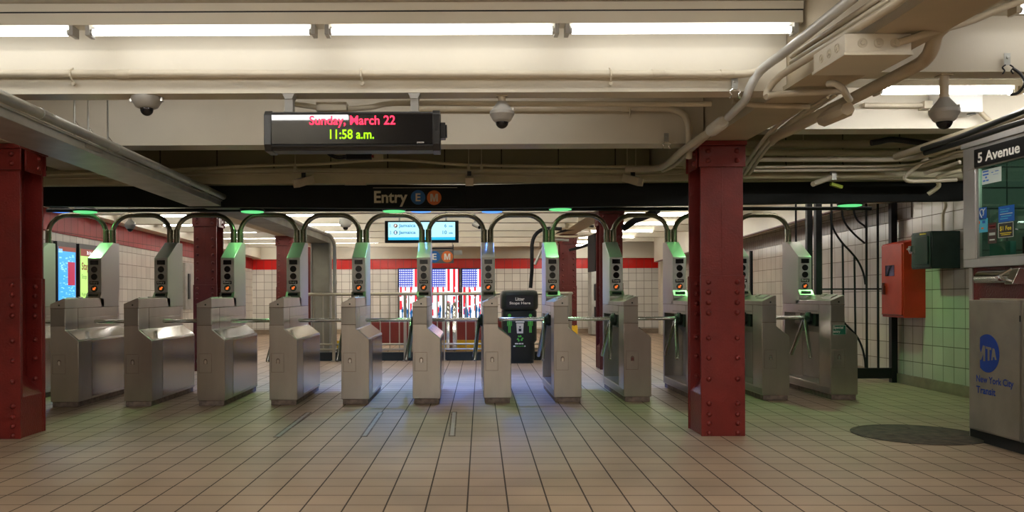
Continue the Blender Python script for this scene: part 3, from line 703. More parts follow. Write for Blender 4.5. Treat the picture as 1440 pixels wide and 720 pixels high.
c=at(433,400,14.6); one(MB().tube([(c.x,14.6,0),(c.x,14.6,1.85)],.045,14).lathe((c.x,14.6,1.55),[(.052,0),(.052,.05)],14),'standpipe','darkred','thin dark red standpipe left of the grey duct, behind the railing','pipe',smooth=50)

# ------------------------------------------------------------------ conduits on beams and girder
def pipe(name,pts,r,mat,label,cat='conduit',group=None,clips=(),n=12,smooth_k=0,couple=()):
    P=smooth_path(pts,smooth_k) if smooth_k else [Vector(p) for p in pts]
    root=thing(name,label,cat,P[0],group)
    build(MB().tube(P,r,n),'pipe',mat,root,smooth=60)
    for c in couple: 
        c=Vector(c); build(MB().tube([c-Vector((.035,0,0)),c+Vector((.035,0,0))],r*1.15,n),'coupling',mat,root)
    for c in clips:
        c=Vector(c); mb=MB(); 
        mb.tube([c+Vector((0,.012,r+.012)),c+Vector((0,-r-.003,r*.6)),c+Vector((0,-r-.004,-r*.7)),c+Vector((.004,-.004,-r-.018)),c+Vector((.004,.014,-r-.022))],.006,6)
        mb.lathe(c+Vector((.004,.012,-r-.03)),[(.012,0),(.012,-.014),(.004,-.016)],8,'y')
        build(mb,'strap',mat,root)
    return root
def pz(px,py,Y): return at(px,py,Y)
L0=pz(-60,103.5,4.66)
pipe('conduit',[L0,pz(1040,104.5,4.66)]+arc(pz(1040,104.5,4.66),pz(1062,104,4.64),pz(1074,96,4.62),6)[1:],.0215,'cream_pipe','cream conduit along the front beam just below the row of fluorescent lights',
     clips=[pz(101,104,4.66),pz(508,104,4.66),pz(858,104,4.66)],couple=[pz(173,104,4.66),pz(925,104,4.66),pz(1022,104,4.66)])
E=pz(968,205,6.29)
pipe('conduit',[pz(590,152,6.29),pz(930,152,6.29)]+arc(pz(930,152,6.29),pz(966,152,6.29),pz(968.5,178,6.29),6)[1:]+[pz(969,200,6.29),pz(969,222,6.35)],.026,'cream_pipe','cream conduit on the second beam, curving down near the right column',
     clips=[pz(885,153,6.29)],couple=[pz(880,152,6.29)])
pipe('conduit',[pz(413,146,4.9),pz(447,151,4.9)],.016,'cream_pipe','short cream conduit stub above the left end of the clock sign')
pipe('conduit',[pz(489,153,4.9),pz(520,151,4.9),pz(545,146,4.9),pz(590,145,4.9),pz(780,146,4.95),pz(1000,146,4.95)],.016,'cream_pipe','wavy cream conduit feeding the clock sign from behind the front beam',smooth_k=4)
c=pz(467,150,4.9); one(MB().box(c.x-.088,c.x+.088,4.87,4.95,c.z-.028,c.z+.022),'junction_box','cream_pipe','small cream junction box on top of the clock sign','junction box',bevel=.003)
# galvanised conduit by the girder
G=[pz(1260,-50,3.3),pz(1195.6,0,3.60),pz(1097.8,78,4.36),pz(1070,99,4.60),pz(1056,120,4.66),pz(1048,140,4.74),pz(1033,156,4.98),pz(1024,165,5.12)]
pipe('conduit',[Vector((G[0].x,.4,G[0].z)),G[0],G[1],G[2]]+smooth_path(G[2:],5)[1:],.024,'lightgrey','light grey steel conduit diving past the left side of the girder',n=14)
c=pz(1008,178,5.4)
root=thing('conduit_elbow','light grey conduit access fitting hanging left of the right column top','conduit fitting',c)
d=(pz(990,190,5.75)-pz(1024,165,5.12)).normalized()
build(MB().tube([c-d*.16,c-d*.13,c+d*.13,c+d*.18],[.028,.042,.042,.028],12),'body','white',root,smooth=40); build(MB().tube([c+d*.18,c+d*.3],.027,12),'nipple','cream_pipe',root)
pipe('conduit',[pz(992,189,5.7),pz(960,212,6.3),pz(936,232,6.9),pz(920,237,7.3),pz(880,238,7.45)],.026,'cream_pipe','cream conduit falling left from the access fitting to the pipe bundle',smooth_k=4)
pipe('conduit',[pz(1000,187,5.75),pz(970,213,6.35),pz(948,233,6.95),pz(932,240,7.3)],.016,'cream_pipe','thinner cream conduit right beside the one falling from the access fitting',smooth_k=4)
for k,(o,r,l) in enumerate((((0,0,0),.019,'upper'),((.012,0,.037),.015,'middle'),((.012,0,.070),.013,'topmost thin'))):
    o=Vector(o)
    pipe('conduit',[Vector((pz(1330,-50,2.98).x,.4,pz(1330,-50,2.98).z))+o,pz(1330,-50,2.98)+o,pz(1255,8,3.35)+o,pz(1110,98,4.42)+o]+([] if k else arc(pz(1098,106,4.52),pz(1078,124,4.66),pz(1078,133,4.62),5)+[pz(1079,136,4.60)]),r,'cream_pipe',f'cream conduit along the lower left edge of the girder, {l} of the bunch',group=None)
root=pipe('conduit',[pz(1078,135,4.60),pz(1092,132.5,4.60),pz(1186,128,4.60)],.017,'cream_pipe','cream conduit crossing under the girder soffit from the bunch elbow')
pipe('conduit',[pz(1030,143,5.0),pz(1060,147.5,5.0),pz(1138,150,5.0)],.017,'cream_pipe','cream conduit under the girder behind the crossing one, by the column top')
c=pz(1035,166,5.3)
# big pipe right of the girder
G2=[pz(1430,-28,3.4),pz(1380,2,3.62),pz(1334,32,3.80),pz(1316,48,3.84),pz(1311,66,3.9),pz(1302,82,4.0),pz(1280,97,4.12),pz(1200,138,4.68),pz(1150,163,5.05),pz(1112,183,5.6),pz(1092,192,6.0),pz(1084,200,6.6)]
pipe('large_conduit',[Vector((G2[0].x,.4,G2[0].z))]+smooth_path(G2,5),.033,'soffit','thick tan conduit with an offset bend along the right side of the girder',n=16)
c=pz(1176,160,4.75); d=(pz(1155,168,5.2)-pz(1196,150,4.6)).normalized()
root=thing('conduit_elbow','long tan conduit access fitting on the thick conduit right of girder','conduit fitting',c)
build(MB().tube([c-d*.22,c-d*.18,c+d*.25,c+d*.30],[.034,.046,.046,.034],8),'body','soffit',root,smooth=30)
c=pz(1262,60,3.62)
pipe('conduit',[c,pz(1285,53,3.62),pz(1306,46,3.62),pz(1360,31,3.7),pz(1400,15,3.75),pz(1450,-4,3.8)],.016,'soffit','tan conduit rising right from the girder junction box to the corner light',smooth_k=4)
pipe('conduit',[pz(1165,118,4.35),pz(1175,118,4.3),pz(1186,126,4.25),pz(1191,135,4.3),pz(1195,140,4.4)],.017,'cream_pipe','short curved cream conduit behind the girder junction box',smooth_k=5)
for k,(dx,dy) in enumerate(((0,0),(14,-2),(27,-6))):
    w=['left','middle','right'][k]
    pipe('conduit',[pz(1150+dx,138+dy,5.3),pz(1095+dx,175+dy,5.7),pz(1065+dx*.6,208+dy*.5,6.5),pz(1040+dx*.5,245,7.3)],.014,'cream_pipe',f'cream conduit dropping from girder to pipe bundle behind the near right column, {w} of three',smooth_k=5)
# girder junction box
y0,y1b=3.64,3.97; xa,xb=1.63,1.915; zb=2.072
root=thing('junction_box','large cream junction box with round knockouts under the girder at upper right','junction box',((xa+xb)/2,3.8,zb))
build(MB().box(xa,xb,y0,y1b,zb+.012,BZ),'box','cream',root,bevel=.003)
build(MB().box(xa-.006,xb+.006,y0-.006,y1b+.006,zb,zb+.013),'lid','cream',root,bevel=.002)
for x in (xa+.075,xa+.145,xa+.215):
    build(MB().lathe((x,y0,2.125),[(.021,0),(.021,-.003),(.017,-.003),(.017,-.001),(.010,-.001),(.008,-.005),(.001,-.005)],20,'y'),'knockout','cream_pipe',root)
for y in (y0+.08,y0+.16,y0+.24):
    build(MB().lathe((xa,y,2.125),[(.021,0),(.021,-.003),(.017,-.003),(.017,-.001),(.010,-.001),(.008,-.005),(.001,-.005)],20,'x'),'knockout','cream_pipe',root)
# small brackets with spring clips
for (px,py,Yc,l) in ((1033,118,4.675,'on the front beam next to the girder'),(937,194,6.31,'on the second beam left of the column top'),(1416,84,4.66,'on the beam above the booth with a black clamp')):
    c=pz(px,py,Yc); s=.001*Yc*0.84
    root=thing('beam_bracket','small steel bracket with spring clips '+l,'bracket',c)
    build(MB().box(c.x-.017,c.x+.017,Yc-.004,Yc,c.z-.03,c.z+.035).lathe((c.x,Yc-.004,c.z+.012),[(.008,0),(.008,-.006),(.001,-.007)],8,'y'),'bracket','galv',root)
    mb=MB()
    for sx in (-1,1): mb.tube(smooth_path([(c.x+sx*.012,Yc-.006,c.z-.03),(c.x+sx*.03,Yc-.008,c.z-.045),(c.x+sx*.018,Yc-.008,c.z-.062),(c.x+sx*.03,Yc-.008,c.z-.08)],4),.004,6)
    build(mb,'spring_clip','blackp' if px>1400 else 'bright',root)
c=pz(1429,118,4.6); one(MB().tube(smooth_path([pz(1424,96,4.62),pz(1436,105,4.6),pz(1441,118,4.58),pz(1432,130,4.6),pz(1422,133,4.6)],4),.008,8),'black_cable','black','loose black cable hanging from the bracket above the booth','cable')
# control box behind the right dome camera
a=pz(1310,134,6.28); b=pz(1366,163,6.28)
root=thing('junction_box','plain cream metal box on the second beam behind the right dome camera','junction box',((a.x+b.x)/2,6.25,b.z))
build(MB().box(a.x,b.x,6.14,6.32,b.z,a.z+.03),'box','white',root,bevel=.003); build(MB().lathe(((a.x+b.x)/2+.10,6.20,b.z),[(.03,0),(.03,-.006)],14),'hub_plug','black',root)
pipe('conduit',[pz(1215,148,6.28),pz(1296,148,6.28)],.018,'cream_pipe','cream conduit on the second beam left of the plain cream box')
c=pz(1303,148,6.27); one(MB().box(c.x-.03,c.x+.03,6.24,6.33,c.z-.028,c.z+.028),'conduit_coupling','cream_pipe','small square conduit coupling joining the plain cream box','conduit fitting',bevel=.003)
pipe('conduit',[pz(1366,151,6.28),pz(1376,155,6.28),pz(1388,167,6.28),pz(1400,175,6.28)],.018,'soffit','tan conduit curving down to the right from the plain cream box',smooth_k=4)

# ------------------------------------------------------------------ pipe bundle before the black sign
def band(name,pts,r,mat,label,couple=(),**kw): return pipe(name,pts,r,mat,label,cat='pipe',smooth_k=kw.get('k',4),n=12,couple=couple)
yb=7.5
band('ceiling_pipe',[pz(60,246,yb),pz(240,239,yb),pz(360,233,yb),pz(440,231,yb),pz(525,225.5,yb),pz(580,226,yb),pz(660,232,yb),pz(810,234,yb),pz(960,235,yb)],.013,'shaded_cream','thin tan pipe, topmost of the bundle between clock sign and black sign')
band('ceiling_pipe',[pz(60,244,yb+.1),pz(300,240,yb+.1),pz(640,240,yb+.1),pz(960,240,yb+.1)],.022,'shaded_cream','tan pipe second from the top of the bundle above the black sign')
band('ceiling_pipe',[pz(60,251,yb+.05),pz(200,249,yb+.05),pz(420,243.5,yb+.05),pz(640,246,yb+.05),pz(820,248,yb+.05),pz(960,244,yb+.05)],.008,'soffit','thin sagging cable line third in the bundle above the black sign')
mb=MB(); a=pz(50,254,7.75); b=pz(1352,247,7.75)
root=thing('ceiling_duct','wide tan trough running left to right directly above the black sign','duct',((a.x+b.x)/2,7.75,2.05))
build(MB().add([(a.x,7.70,a.z-.05),(b.x,7.62,b.z-.05),(b.x,7.62,b.z+.055),(a.x,7.70,a.z+.055),(a.x,7.82,a.z-.05),(b.x,7.74,b.z-.05),(b.x,7.74,b.z+.055),(a.x,7.82,a.z+.055)],[(0,1,2,3),(4,7,6,5),(0,4,5,1),(1,5,6,2),(2,6,7,3),(3,7,4,0)]),'trough','shaded_cream',root,bevel=.004)
c=pz(500,257.5,7.68); build(MB().prism([(c.x-.10,c.z-.018),(c.x+.10,c.z-.018),(c.x+.085,c.z+.014),(c.x-.085,c.z+.014)],7.67,7.70,'y'),'cover_plate','soffit',root)
# right-hand bundle; the pipes bend towards the booth
for k,(y0p,y1p,r,yy,w,m) in enumerate(((204,202,.038,7.35,'topmost and thickest','shaded_cream'),(213.5,216,.030,7.3,'second from the top','shaded_cream'),(224,224,.021,7.1,'third from the top','cream_pipe'),(235.5,233,.011,7.2,'fourth from the top, thin','cream_pipe'),(240,238,.015,7.25,'fifth from the top','cream_pipe'),(247,246,.030,7.4,'lowest','shaded_cream'))):
    pts=[pz(1030,y0p,yy),pz(1150,(y0p+y1p)/2,yy),pz(1262,y1p,yy-.05)]
    if k in (2,3,4): pts+=[pz(1300,y1p-5,yy-.35),pz(1345,y1p-18,yy-.75),pz(1380,y1p-24,yy-.95)]
    else: pts+=[pz(1300,y1p,yy-.05),pz(1352,y1p+1,yy-.05)]
    band('ceiling_pipe',pts,r,m,f'tan pipe in the bundle right of the near column, {w}')
band('ceiling_pipe',[pz(1305,222,6.9),pz(1290,234,6.95),pz(1275,246,7.0),pz(1273,252,7.0),pz(1285,255,7.0),pz(1345,253,7.0)],.016,'cream_pipe','hooked tan pipe looping back left of the booth header')
band('ceiling_pipe',[pz(1352,240,6.9),pz(1330,245,6.95),pz(1318,251,7.0),pz(1320,262,7.05),pz(1305,273,7.1)],.018,'shaded_cream','short tan pipe dropping in front of the black sign end')
band('ceiling_pipe',[pz(1300,244,7.0),pz(1320,238,6.9),pz(1350,228,6.7)],.016,'cream_pipe','short tan pipe rising toward the booth header')
# hangers on the bundle
for (px,l) in ((160,'above the cable tray shadow, far left'),(415,'below the left half of the clock sign'),(659,'right of the clock sign, left member'),(677,'right of the clock sign, right member'),(882,'left of the right column, left member'),(894,'left of the right column, right member'),(1130,'right of the near column')):
    a=pz(px,212,yb-.03); b=pz(px,238,yb-.03)
    root=thing('pipe_hanger','thin rod hanger holding the pipe bundle, '+l,'hanger',(a.x,yb-.03,b.z),'pipe hangers')
    build(MB().tube([(a.x,yb-.03,b.z),(a.x,yb-.03,ZC)],.005,6),'rod','shaded_cream',root)
    build(MB().box(a.x-.012,a.x+.012,yb-.05,yb-.02,b.z-.01,b.z+.03),'clamp','shaded_cream',root)
# louvred lamp heads under the bundle
for (px,py,ang,l) in ((427,255,-.6,'left of the Entry lettering'),(660,253,0,'right of the route discs'),(890,253,.6,'left of the near right column')):
    c=pz(px,py,7.45); root=thing('speaker','small louvred tan horn hanging from the pipe bundle, '+l,'speaker',c,'small louvred horns')
    R=Matrix.Rotation(ang,3,'Z'); 
    def bx(x0,x1,y0,y1,z0,z1,mb):
        vs=[c+R@(Matrix.Rotation(math.radians(18),3,'X')@Vector((x,y,z))) for x in (x0,x1) for y in (y0,y1) for z in (z0,z1)]
        mb.add(vs,[(0,1,3,2),(4,6,7,5),(0,4,5,1),(2,3,7,6),(0,2,6,4),(1,5,7,3)])
    mb=MB(); bx(-.035,.035,-.10,.10,-.035,-.030,mb); bx(-.035,.035,-.10,.10,.030,.035,mb); bx(-.035,-.030,-.10,.10,-.035,.035,mb); bx(.030,.035,-.10,.10,-.035,.035,mb)
    for j in range(4): bx(-.03,.03,-.09+j*.05,-.085+j*.05,-.03,.03,mb)
    build(mb,'louvre_case','cream_pipe',root); build(MB().box(c.x-.018,c.x+.018,7.44,7.47,c.z+.03,c.z+.075),'mount','black',root)
c=pz(1165,253,7.3); root=thing('speaker','long tan bracketed horn right of the near column beneath the pipes','speaker',c)
build(MB().tube([pz(1143,259,7.2),pz(1172,248,7.35)],[.022,.026],10),'horn','cream_pipe',root); build(MB().box(c.x+.03,c.x+.07,7.3,7.34,c.z+.0,c.z+.08),'mount','galv',root)
c=pz(1176,261,7.3); one(MB().box(c.x-.05,c.x+.05,7.28,7.32,c.z-.012,c.z+.012,ry=.3),'tape_tag','signgreen' if False else newmat('lime')[0],'small lime green tag hanging before the black sign at right','tag')
bpy.data.materials['lime'].node_tree.nodes['Principled BSDF'].inputs['Base Color'].default_value=(.35,.45,.02,1)
# black power unit under the clock sign
c=pz(500,220,7.2); root=thing('power_unit','black cable splice and transformer on a tan plate below the clock sign','power unit',c)
build(MB().box(pz(486,0,7.2).x,pz(522,0,7.2).x,7.16,7.21,pz(500,225,7.2).z,pz(500,216,7.2).z),'case','black',root,bevel=.006)
build(MB().box(pz(484,0,7.2).x,pz(538,0,7.2).x,7.21,7.22,pz(500,224,7.2).z,pz(500,212,7.2).z),'plate','shaded_cream',root)
for k in (0,1): build(MB().tube(smooth_path([pz(457+k*3,211,7.19),pz(463+k*3,218-k,7.18),pz(475,223-k*3,7.18),pz(487,222-k*3,7.18)],4),.009,8),'lead','black',root)
build(MB().box(pz(521,0,7.2).x,pz(525,0,7.2).x,7.17,7.2,pz(500,222,7.2).z,pz(500,219,7.2).z),'red_plug','red',root)

# ------------------------------------------------------------------ behind the turnstiles
# railing and kerb round the well
yr=13.2; xa=at(424,0,yr).x; xb=at(803,0,yr).x
one(MB().box(xa,xb,yr+.03,yr+.15,0,.13),'well_kerb','kerb','dark green kerb along the floor under the railing','kerb',bevel=.004)
root=thing('railing','tarnished steel railing with upright bars behind the turnstiles and litter bin','railing',((xa+xb)/2,yr,0))
def rbar(za,n,r=.022): build(MB().tube([(xa,yr,za),(xb,yr,za)],r,10),n,'rail',root)
rbar(1.04,'top_rail',.026); rbar(.18,'bottom_rail',.018); rbar(.26,'lower_rail',.016)
n=0; x=xa+.02
posts=[at(p,0,yr).x for p in (468,568,622,800)]
for p in posts:
    build(MB().box(p-.022,p+.022,yr-.045,yr-.012,0,1.04).box(p-.04,p+.04,yr-.06,yr+.01,0,.012),'post','rail',root)
while x<xb:
    if all(abs(x-p)>.035 for p in posts): build(MB().box(x-.009,x+.009,yr-.009,yr+.009,.18,1.04),'baluster','rail',root)
    x+=.148
# return side of railing at its right end
root=thing('railing','short steel railing panel beside the yellow based column','railing',(xb,13.9,0))
for z in (1.04,.2): build(MB().tube([(xb,13.25,z),(xb,15.5,z)],.022,10),'rail_bar','rail',root)
for j in range(14): build(MB().box(xb-.009,xb+.009,13.35+j*.16,13.37+j*.16,.2,1.04),'baluster','rail',root)
# escalators
for k,(px,l) in enumerate(((607,'behind the middle flag screen railing'),(660,'behind the right flag screen railing'),(470,'at the left end of the railing'))):
    c=at(px,0,16.2); X=c.x
    root=thing('escalator','escalator landing with chrome newel ends and yellow comb, '+l,'escalator',(X,16.2,0),'escalators in the well')
    for s in (-1,1):
        xx=X+s*.30
        pr=[(15.4,0),(16.9,0),(16.9,.62)]+[(15.62+.0-.22*math.sin(t),.62+.22*math.cos(t)-.0) for t in [0,.4,.8,1.2,1.57]]+[(15.4,.3)]
        build(MB().prism([(15.4,0),(16.9,0),(16.9,.80),(15.7,.80),(15.52,.74),(15.42,.60)],xx-.03,xx+.03,'x'),'balustrade','bright',root)
        P=[(xx,16.9,.84),(xx,15.72,.84)]+[(xx,15.72-.26*math.sin(t),.58+.26*math.cos(t)) for t in [.3,.7,1.1,1.57,2.0,2.5]]
        build(MB().tube(P,.035,10),'handrail','bright' ,root,smooth=60)
    build(MB().box(X-.28,X+.28,15.45,15.6,.0,.03),'comb_plate','yellow',root)
    build(MB().box(X-.28,X+.28,16.0,16.06,.0,.16),'step_edge','yellow',root)
one(MB().box(-2.5,1.3,17.6,17.7,.0,.44),'low_wall_panel','maroon','low dark maroon wall seen through the railing','low wall')
# litter bin
c=at(728.5,507.5,13.1); bx0=c.x
by=12.86
root=thing('litter_bin','dark green litter bin lettered Litter Stops Here behind the turnstiles','litter bin',(bx0,by,0))
w=.27
prof=[(w*.80,0),(w*.80,.04),(w*.86,.06),(w*.86,.30),(w*.97,.34),(w*.97,.78),(w*.90,.80)]
def rbox(mb,prof,cx,cy,sq=1.0,n=32):
    vs=[]
    for r,h in prof:
        for k in range(n):
            a=2*math.pi*k/n; ca,sa=math.cos(a),math.sin(a); e=.45
            vs.append((cx+r*math.copysign(abs(ca)**e,ca),cy+r*sq*math.copysign(abs(sa)**e,sa),h))
    m=len(prof); return mb.add(vs,[(i*n+k,i*n+(k+1)%n,(i+1)*n+(k+1)%n,(i+1)*n+k) for i in range(m-1) for k in range(n)]+[tuple(reversed(range(n))),tuple(range((m-1)*n,m*n))])
M['bin']=paint('bin_dark_green',(.010,.018,.015),.3,var=.15)
build(rbox(MB(),prof,bx0,by),'body','bin',root,smooth=40)
lid=build(rbox(MB(),[(w*.96,.80),(w*1.03,.82),(w*1.05,.86),(w*1.05,1.02),(w*1.0,1.07),(w*.85,1.09)],bx0,by),'lid','bin',root,smooth=40)
fy=by-w*1.05-.002
build(plate(MB(),(bx0,fy,.93),.40,.17,'-y',.003),'lid_panel','black',root)
text('Litter',.135,.050,(bx0,fy-.003,.960),'-y','txtwhite',parent=root,bold=.03)
text('Stops Here',.31,.050,(bx0,fy-.003,.895),'-y','txtwhite',parent=root,bold=.03)
fy=by-w*.97-.002
M['icongreen']=paint('icon_green',(.10,.50,.07),.4,var=.02)
for k,sx in enumerate((-.155,.155)):
    mb=MB(); mb.tube([(bx0+sx,fy,.715),(bx0+sx,fy-.003,.715)],.024,16); mb.box(bx0+sx-.036,bx0+sx+.036,fy-.003,fy,.655,.682); mb.box(bx0+sx-.036,bx0+sx-.024,fy-.003,fy,.56,.655); mb.box(bx0+sx+.024,bx0+sx+.036,fy-.003,fy,.56,.655); mb.box(bx0+sx-.018,bx0+sx+.018,fy-.003,fy,.58,.655); mb.box(bx0+sx-.018,bx0+sx-.003,fy-.003,fy,.46,.58); mb.box(bx0+sx+.003,bx0+sx+.018,fy-.003,fy,.46,.58)
    build(mb,'figure_symbol','icongreen',root)
mb=MB(); mb.prism([(bx0-.055,.60),(bx0+.055,.60),(bx0+.045,.45),(bx0-.045,.45)],fy-.003,fy,'y'); mb.box(bx0-.065,bx0+.065,fy-.003,fy,.61,.63); build(mb,'bin_symbol','txtwhite',root)
mb=MB(); mb.lathe((bx0,fy-.003,.545),[(.012,0),(.012,-.002)],10,'y'); mb.box(bx0-.02,bx0+.02,fy-.006,fy-.003,.48,.52); build(mb,'bin_symbol_mark','black',root)
mb=MB()
for j in range(3):
    a=math.pi/2+j*2*math.pi/3
    ce=Vector((bx0,fy,.375)); 
    def pt(r,t): return (ce.x+r*math.cos(t),ce.z+r*math.sin(t))
    mb.prism([pt(.036,a-.75),pt(.052,a-.2),pt(.036,a+.35),pt(.058,a+.45),pt(.040,a+.9),pt(.018,a+.5),pt(.024,a-.1),pt(.018,a-.6)],fy-.003,fy,'y')
build(mb,'recycling_symbol','icongreen',root)
build(MB().box(bx0-.075,bx0-.025,fy-.002,fy,.288,.306).box(bx0-.018,bx0+.015,fy-.002,fy,.288,.306).box(bx0+.022,bx0+.05,fy-.002,fy,.288,.306).box(bx0-.10,bx0-.07,fy-.002,fy,.250,.270).box(bx0+.065,bx0+.08,fy-.002,fy,.250,.270),'small_lettering','txtwhite',root); text('Recycle',.125,.026,(bx0-.003,fy,.26),'-y','icongreen',parent=root,bold=.02)
# dark conduit hooking down beside the bin
pipe('conduit',[pz(790,322,13.6)]+arc(pz(775,321,13.6),pz(750,321,13.5),pz(748,345,13.5),6)+[pz(748,380,13.5),pz(746,405,13.5)],.03,'blackp','dark bent pipe coming down behind the litter bin')
# tangle of pipes over the yellow based column
for k,(a,b,c2,r,m) in enumerate((((760,330),(800,333),(840,330),.02,'soffit'),((765,345),(790,322),(845,322),.02,'soffit'),((752,372),(770,340),(800,338),.025,'galv'),((770,355),(775,330),(835,318),.02,'blackp'),((800,352),(825,345),(850,335),.025,'blackp'),((770,325),(800,312),(812,304),.022,'galv'))):
    w=['lowest tan','upper tan','left bent grey','thin black','thick black right','diagonal grey'][k]
    pipe('ceiling_pipe',[pz(*a,14.8+k*.12),pz(*b,14.8+k*.12),pz(*c2,14.8+k*.12)],r,m,f'{w} pipe in the tangle over the yellow based column',cat='pipe',smooth_k=5)
pipe('ceiling_pipe',[pz(770,350,14.7),pz(768,365,14.7),pz(768,420,14.7),pz(768,500,14.7)],.04,'blackp','dark vertical pipe left of the yellow based column',cat='pipe')
pipe('black_cable',[pz(876,322,11.4),pz(890,312,11.4),pz(908,304,11.2),pz(925,296,11)],.045,'blackp','thick black cable bundle right of the ninth turnstile tower',cat='cable',smooth_k=5)

# countdown screen
M['screenblue']=glow('screen_pale_blue',(.42,.86,1.0),.72); M['screenwhite']=glow('screen_white',(.9,.98,1),.85); M['screencyan']=glow('screen_cyan',(.02,.42,.72),.7)
M['screentxt']=glow('screen_text_blue',(.03,.25,.62),.35)
Yc=11.0; a=at(541,310.5,Yc); b=at(645,341,Yc)
root=thing('countdown_screen','hanging countdown screen listing two trains to Jamaica','screen',((a.x+b.x)/2,Yc+.04,b.z))
build(MB().box(a.x,b.x,Yc,Yc+.09,b.z,a.z),'case','blackp',root,bevel=.006)
sx0,sx1,sz0,sz1=a.x+.045,b.x-.045,b.z+.035,a.z-.02
build(MB().box(sx0,sx1,Yc-.003,Yc,sz0+.035,sz1),'display','screenblue',root)
build(MB().box(sx0,sx1,Yc-.003,Yc,sz0,sz0+.033),'ticker','screencyan',root)
for j,(n_,mn,dm) in enumerate((('1.','6','orange'),('3.','10','blue'))):
    zz=sz1-.045-j*.088
    text(n_,.035,.045,(sx0+.035,Yc-.003,zz),'-y','screentxt',parent=root)
    text('Jamaica',.22,.056,(sx0+.135,Yc-.003,zz-.004),'-y','screentxt',parent=root,align='l',bold=.02)
    text(mn,.026 if j==0 else .055,.048,(sx1-.125-j*.01,Yc-.003,zz),'-y','screentxt',parent=root,bold=.02); text('min',.05,.026,(sx1-.055,Yc-.003,zz-.008),'-y','screentxt',parent=root,bold=.03)
    d=build(disc(MB(),(sx0+.095,Yc-.003,zz),.026,'-y',.002),'route_disc',('orange' if j==0 else 'blue'),root)
    text('F' if j==0 else 'E',.022,.03,(sx0+.095,Yc-.005,zz),'-y','screenwhite',parent=d,bold=.03)
for px in (560,626): build(MB().tube([(at(px,0,Yc).x,Yc+.05,a.z),(at(px,0,Yc).x,Yc+.05,ZC)],.012,8),'hanger_rod','galv',root)
# E M sign
Yc=13.6; a=at(601,352,Yc); b=at(638,370,Yc)
root=thing('route_sign','small grey hanging sign with blue E and orange M discs','sign',((a.x+b.x)/2,Yc,b.z))
M['darkgrey']=paint('dark_grey_enamel',(.11,.115,.12),.45,var=.04)
build(MB().box(a.x,b.x,Yc,Yc+.05,b.z,a.z),'panel','darkgrey',root,bevel=.003)
build(MB().box(at(590,0,Yc).x,b.x,Yc-.01,Yc+.05,a.z+.015,a.z+.04).box(b.x-.012,b.x,Yc,Yc+.03,a.z,a.z+.09),'bar','black',root)
for px,ch,m in ((611,'E','blue'),(629,'M','orange')):
    c=at(px,361,Yc); d=build(disc(MB(),(c.x,Yc,c.z),.092,'-y',.004),'route_disc',m,root,label=('blue E' if ch=='E' else 'orange M')+' disc'); (text(ch,.068,.10,(c.x,Yc-.004,c.z),'-y','txtwhite',parent=d,bold=.02) if ch=='E' else letter_m(.10,.10,(c.x,Yc-.004,c.z),'txtwhite',d))
for px in (604,635): build(MB().tube([(at(px,0,Yc).x,Yc+.025,a.z),(at(px,0,Yc).x,Yc+.025,ZC)],.01,8),'hanger_rod','galv',root)
c=at(644,355,13.8); one(MB().box(c.x-.07,c.x+.07,13.78,13.84,c.z-.04,c.z+.035).box(c.x-.03,c.x+.03,13.775,13.78,c.z-.02,c.z+.02),'exit_box','galv','small grey box hanging right of the route sign','box')

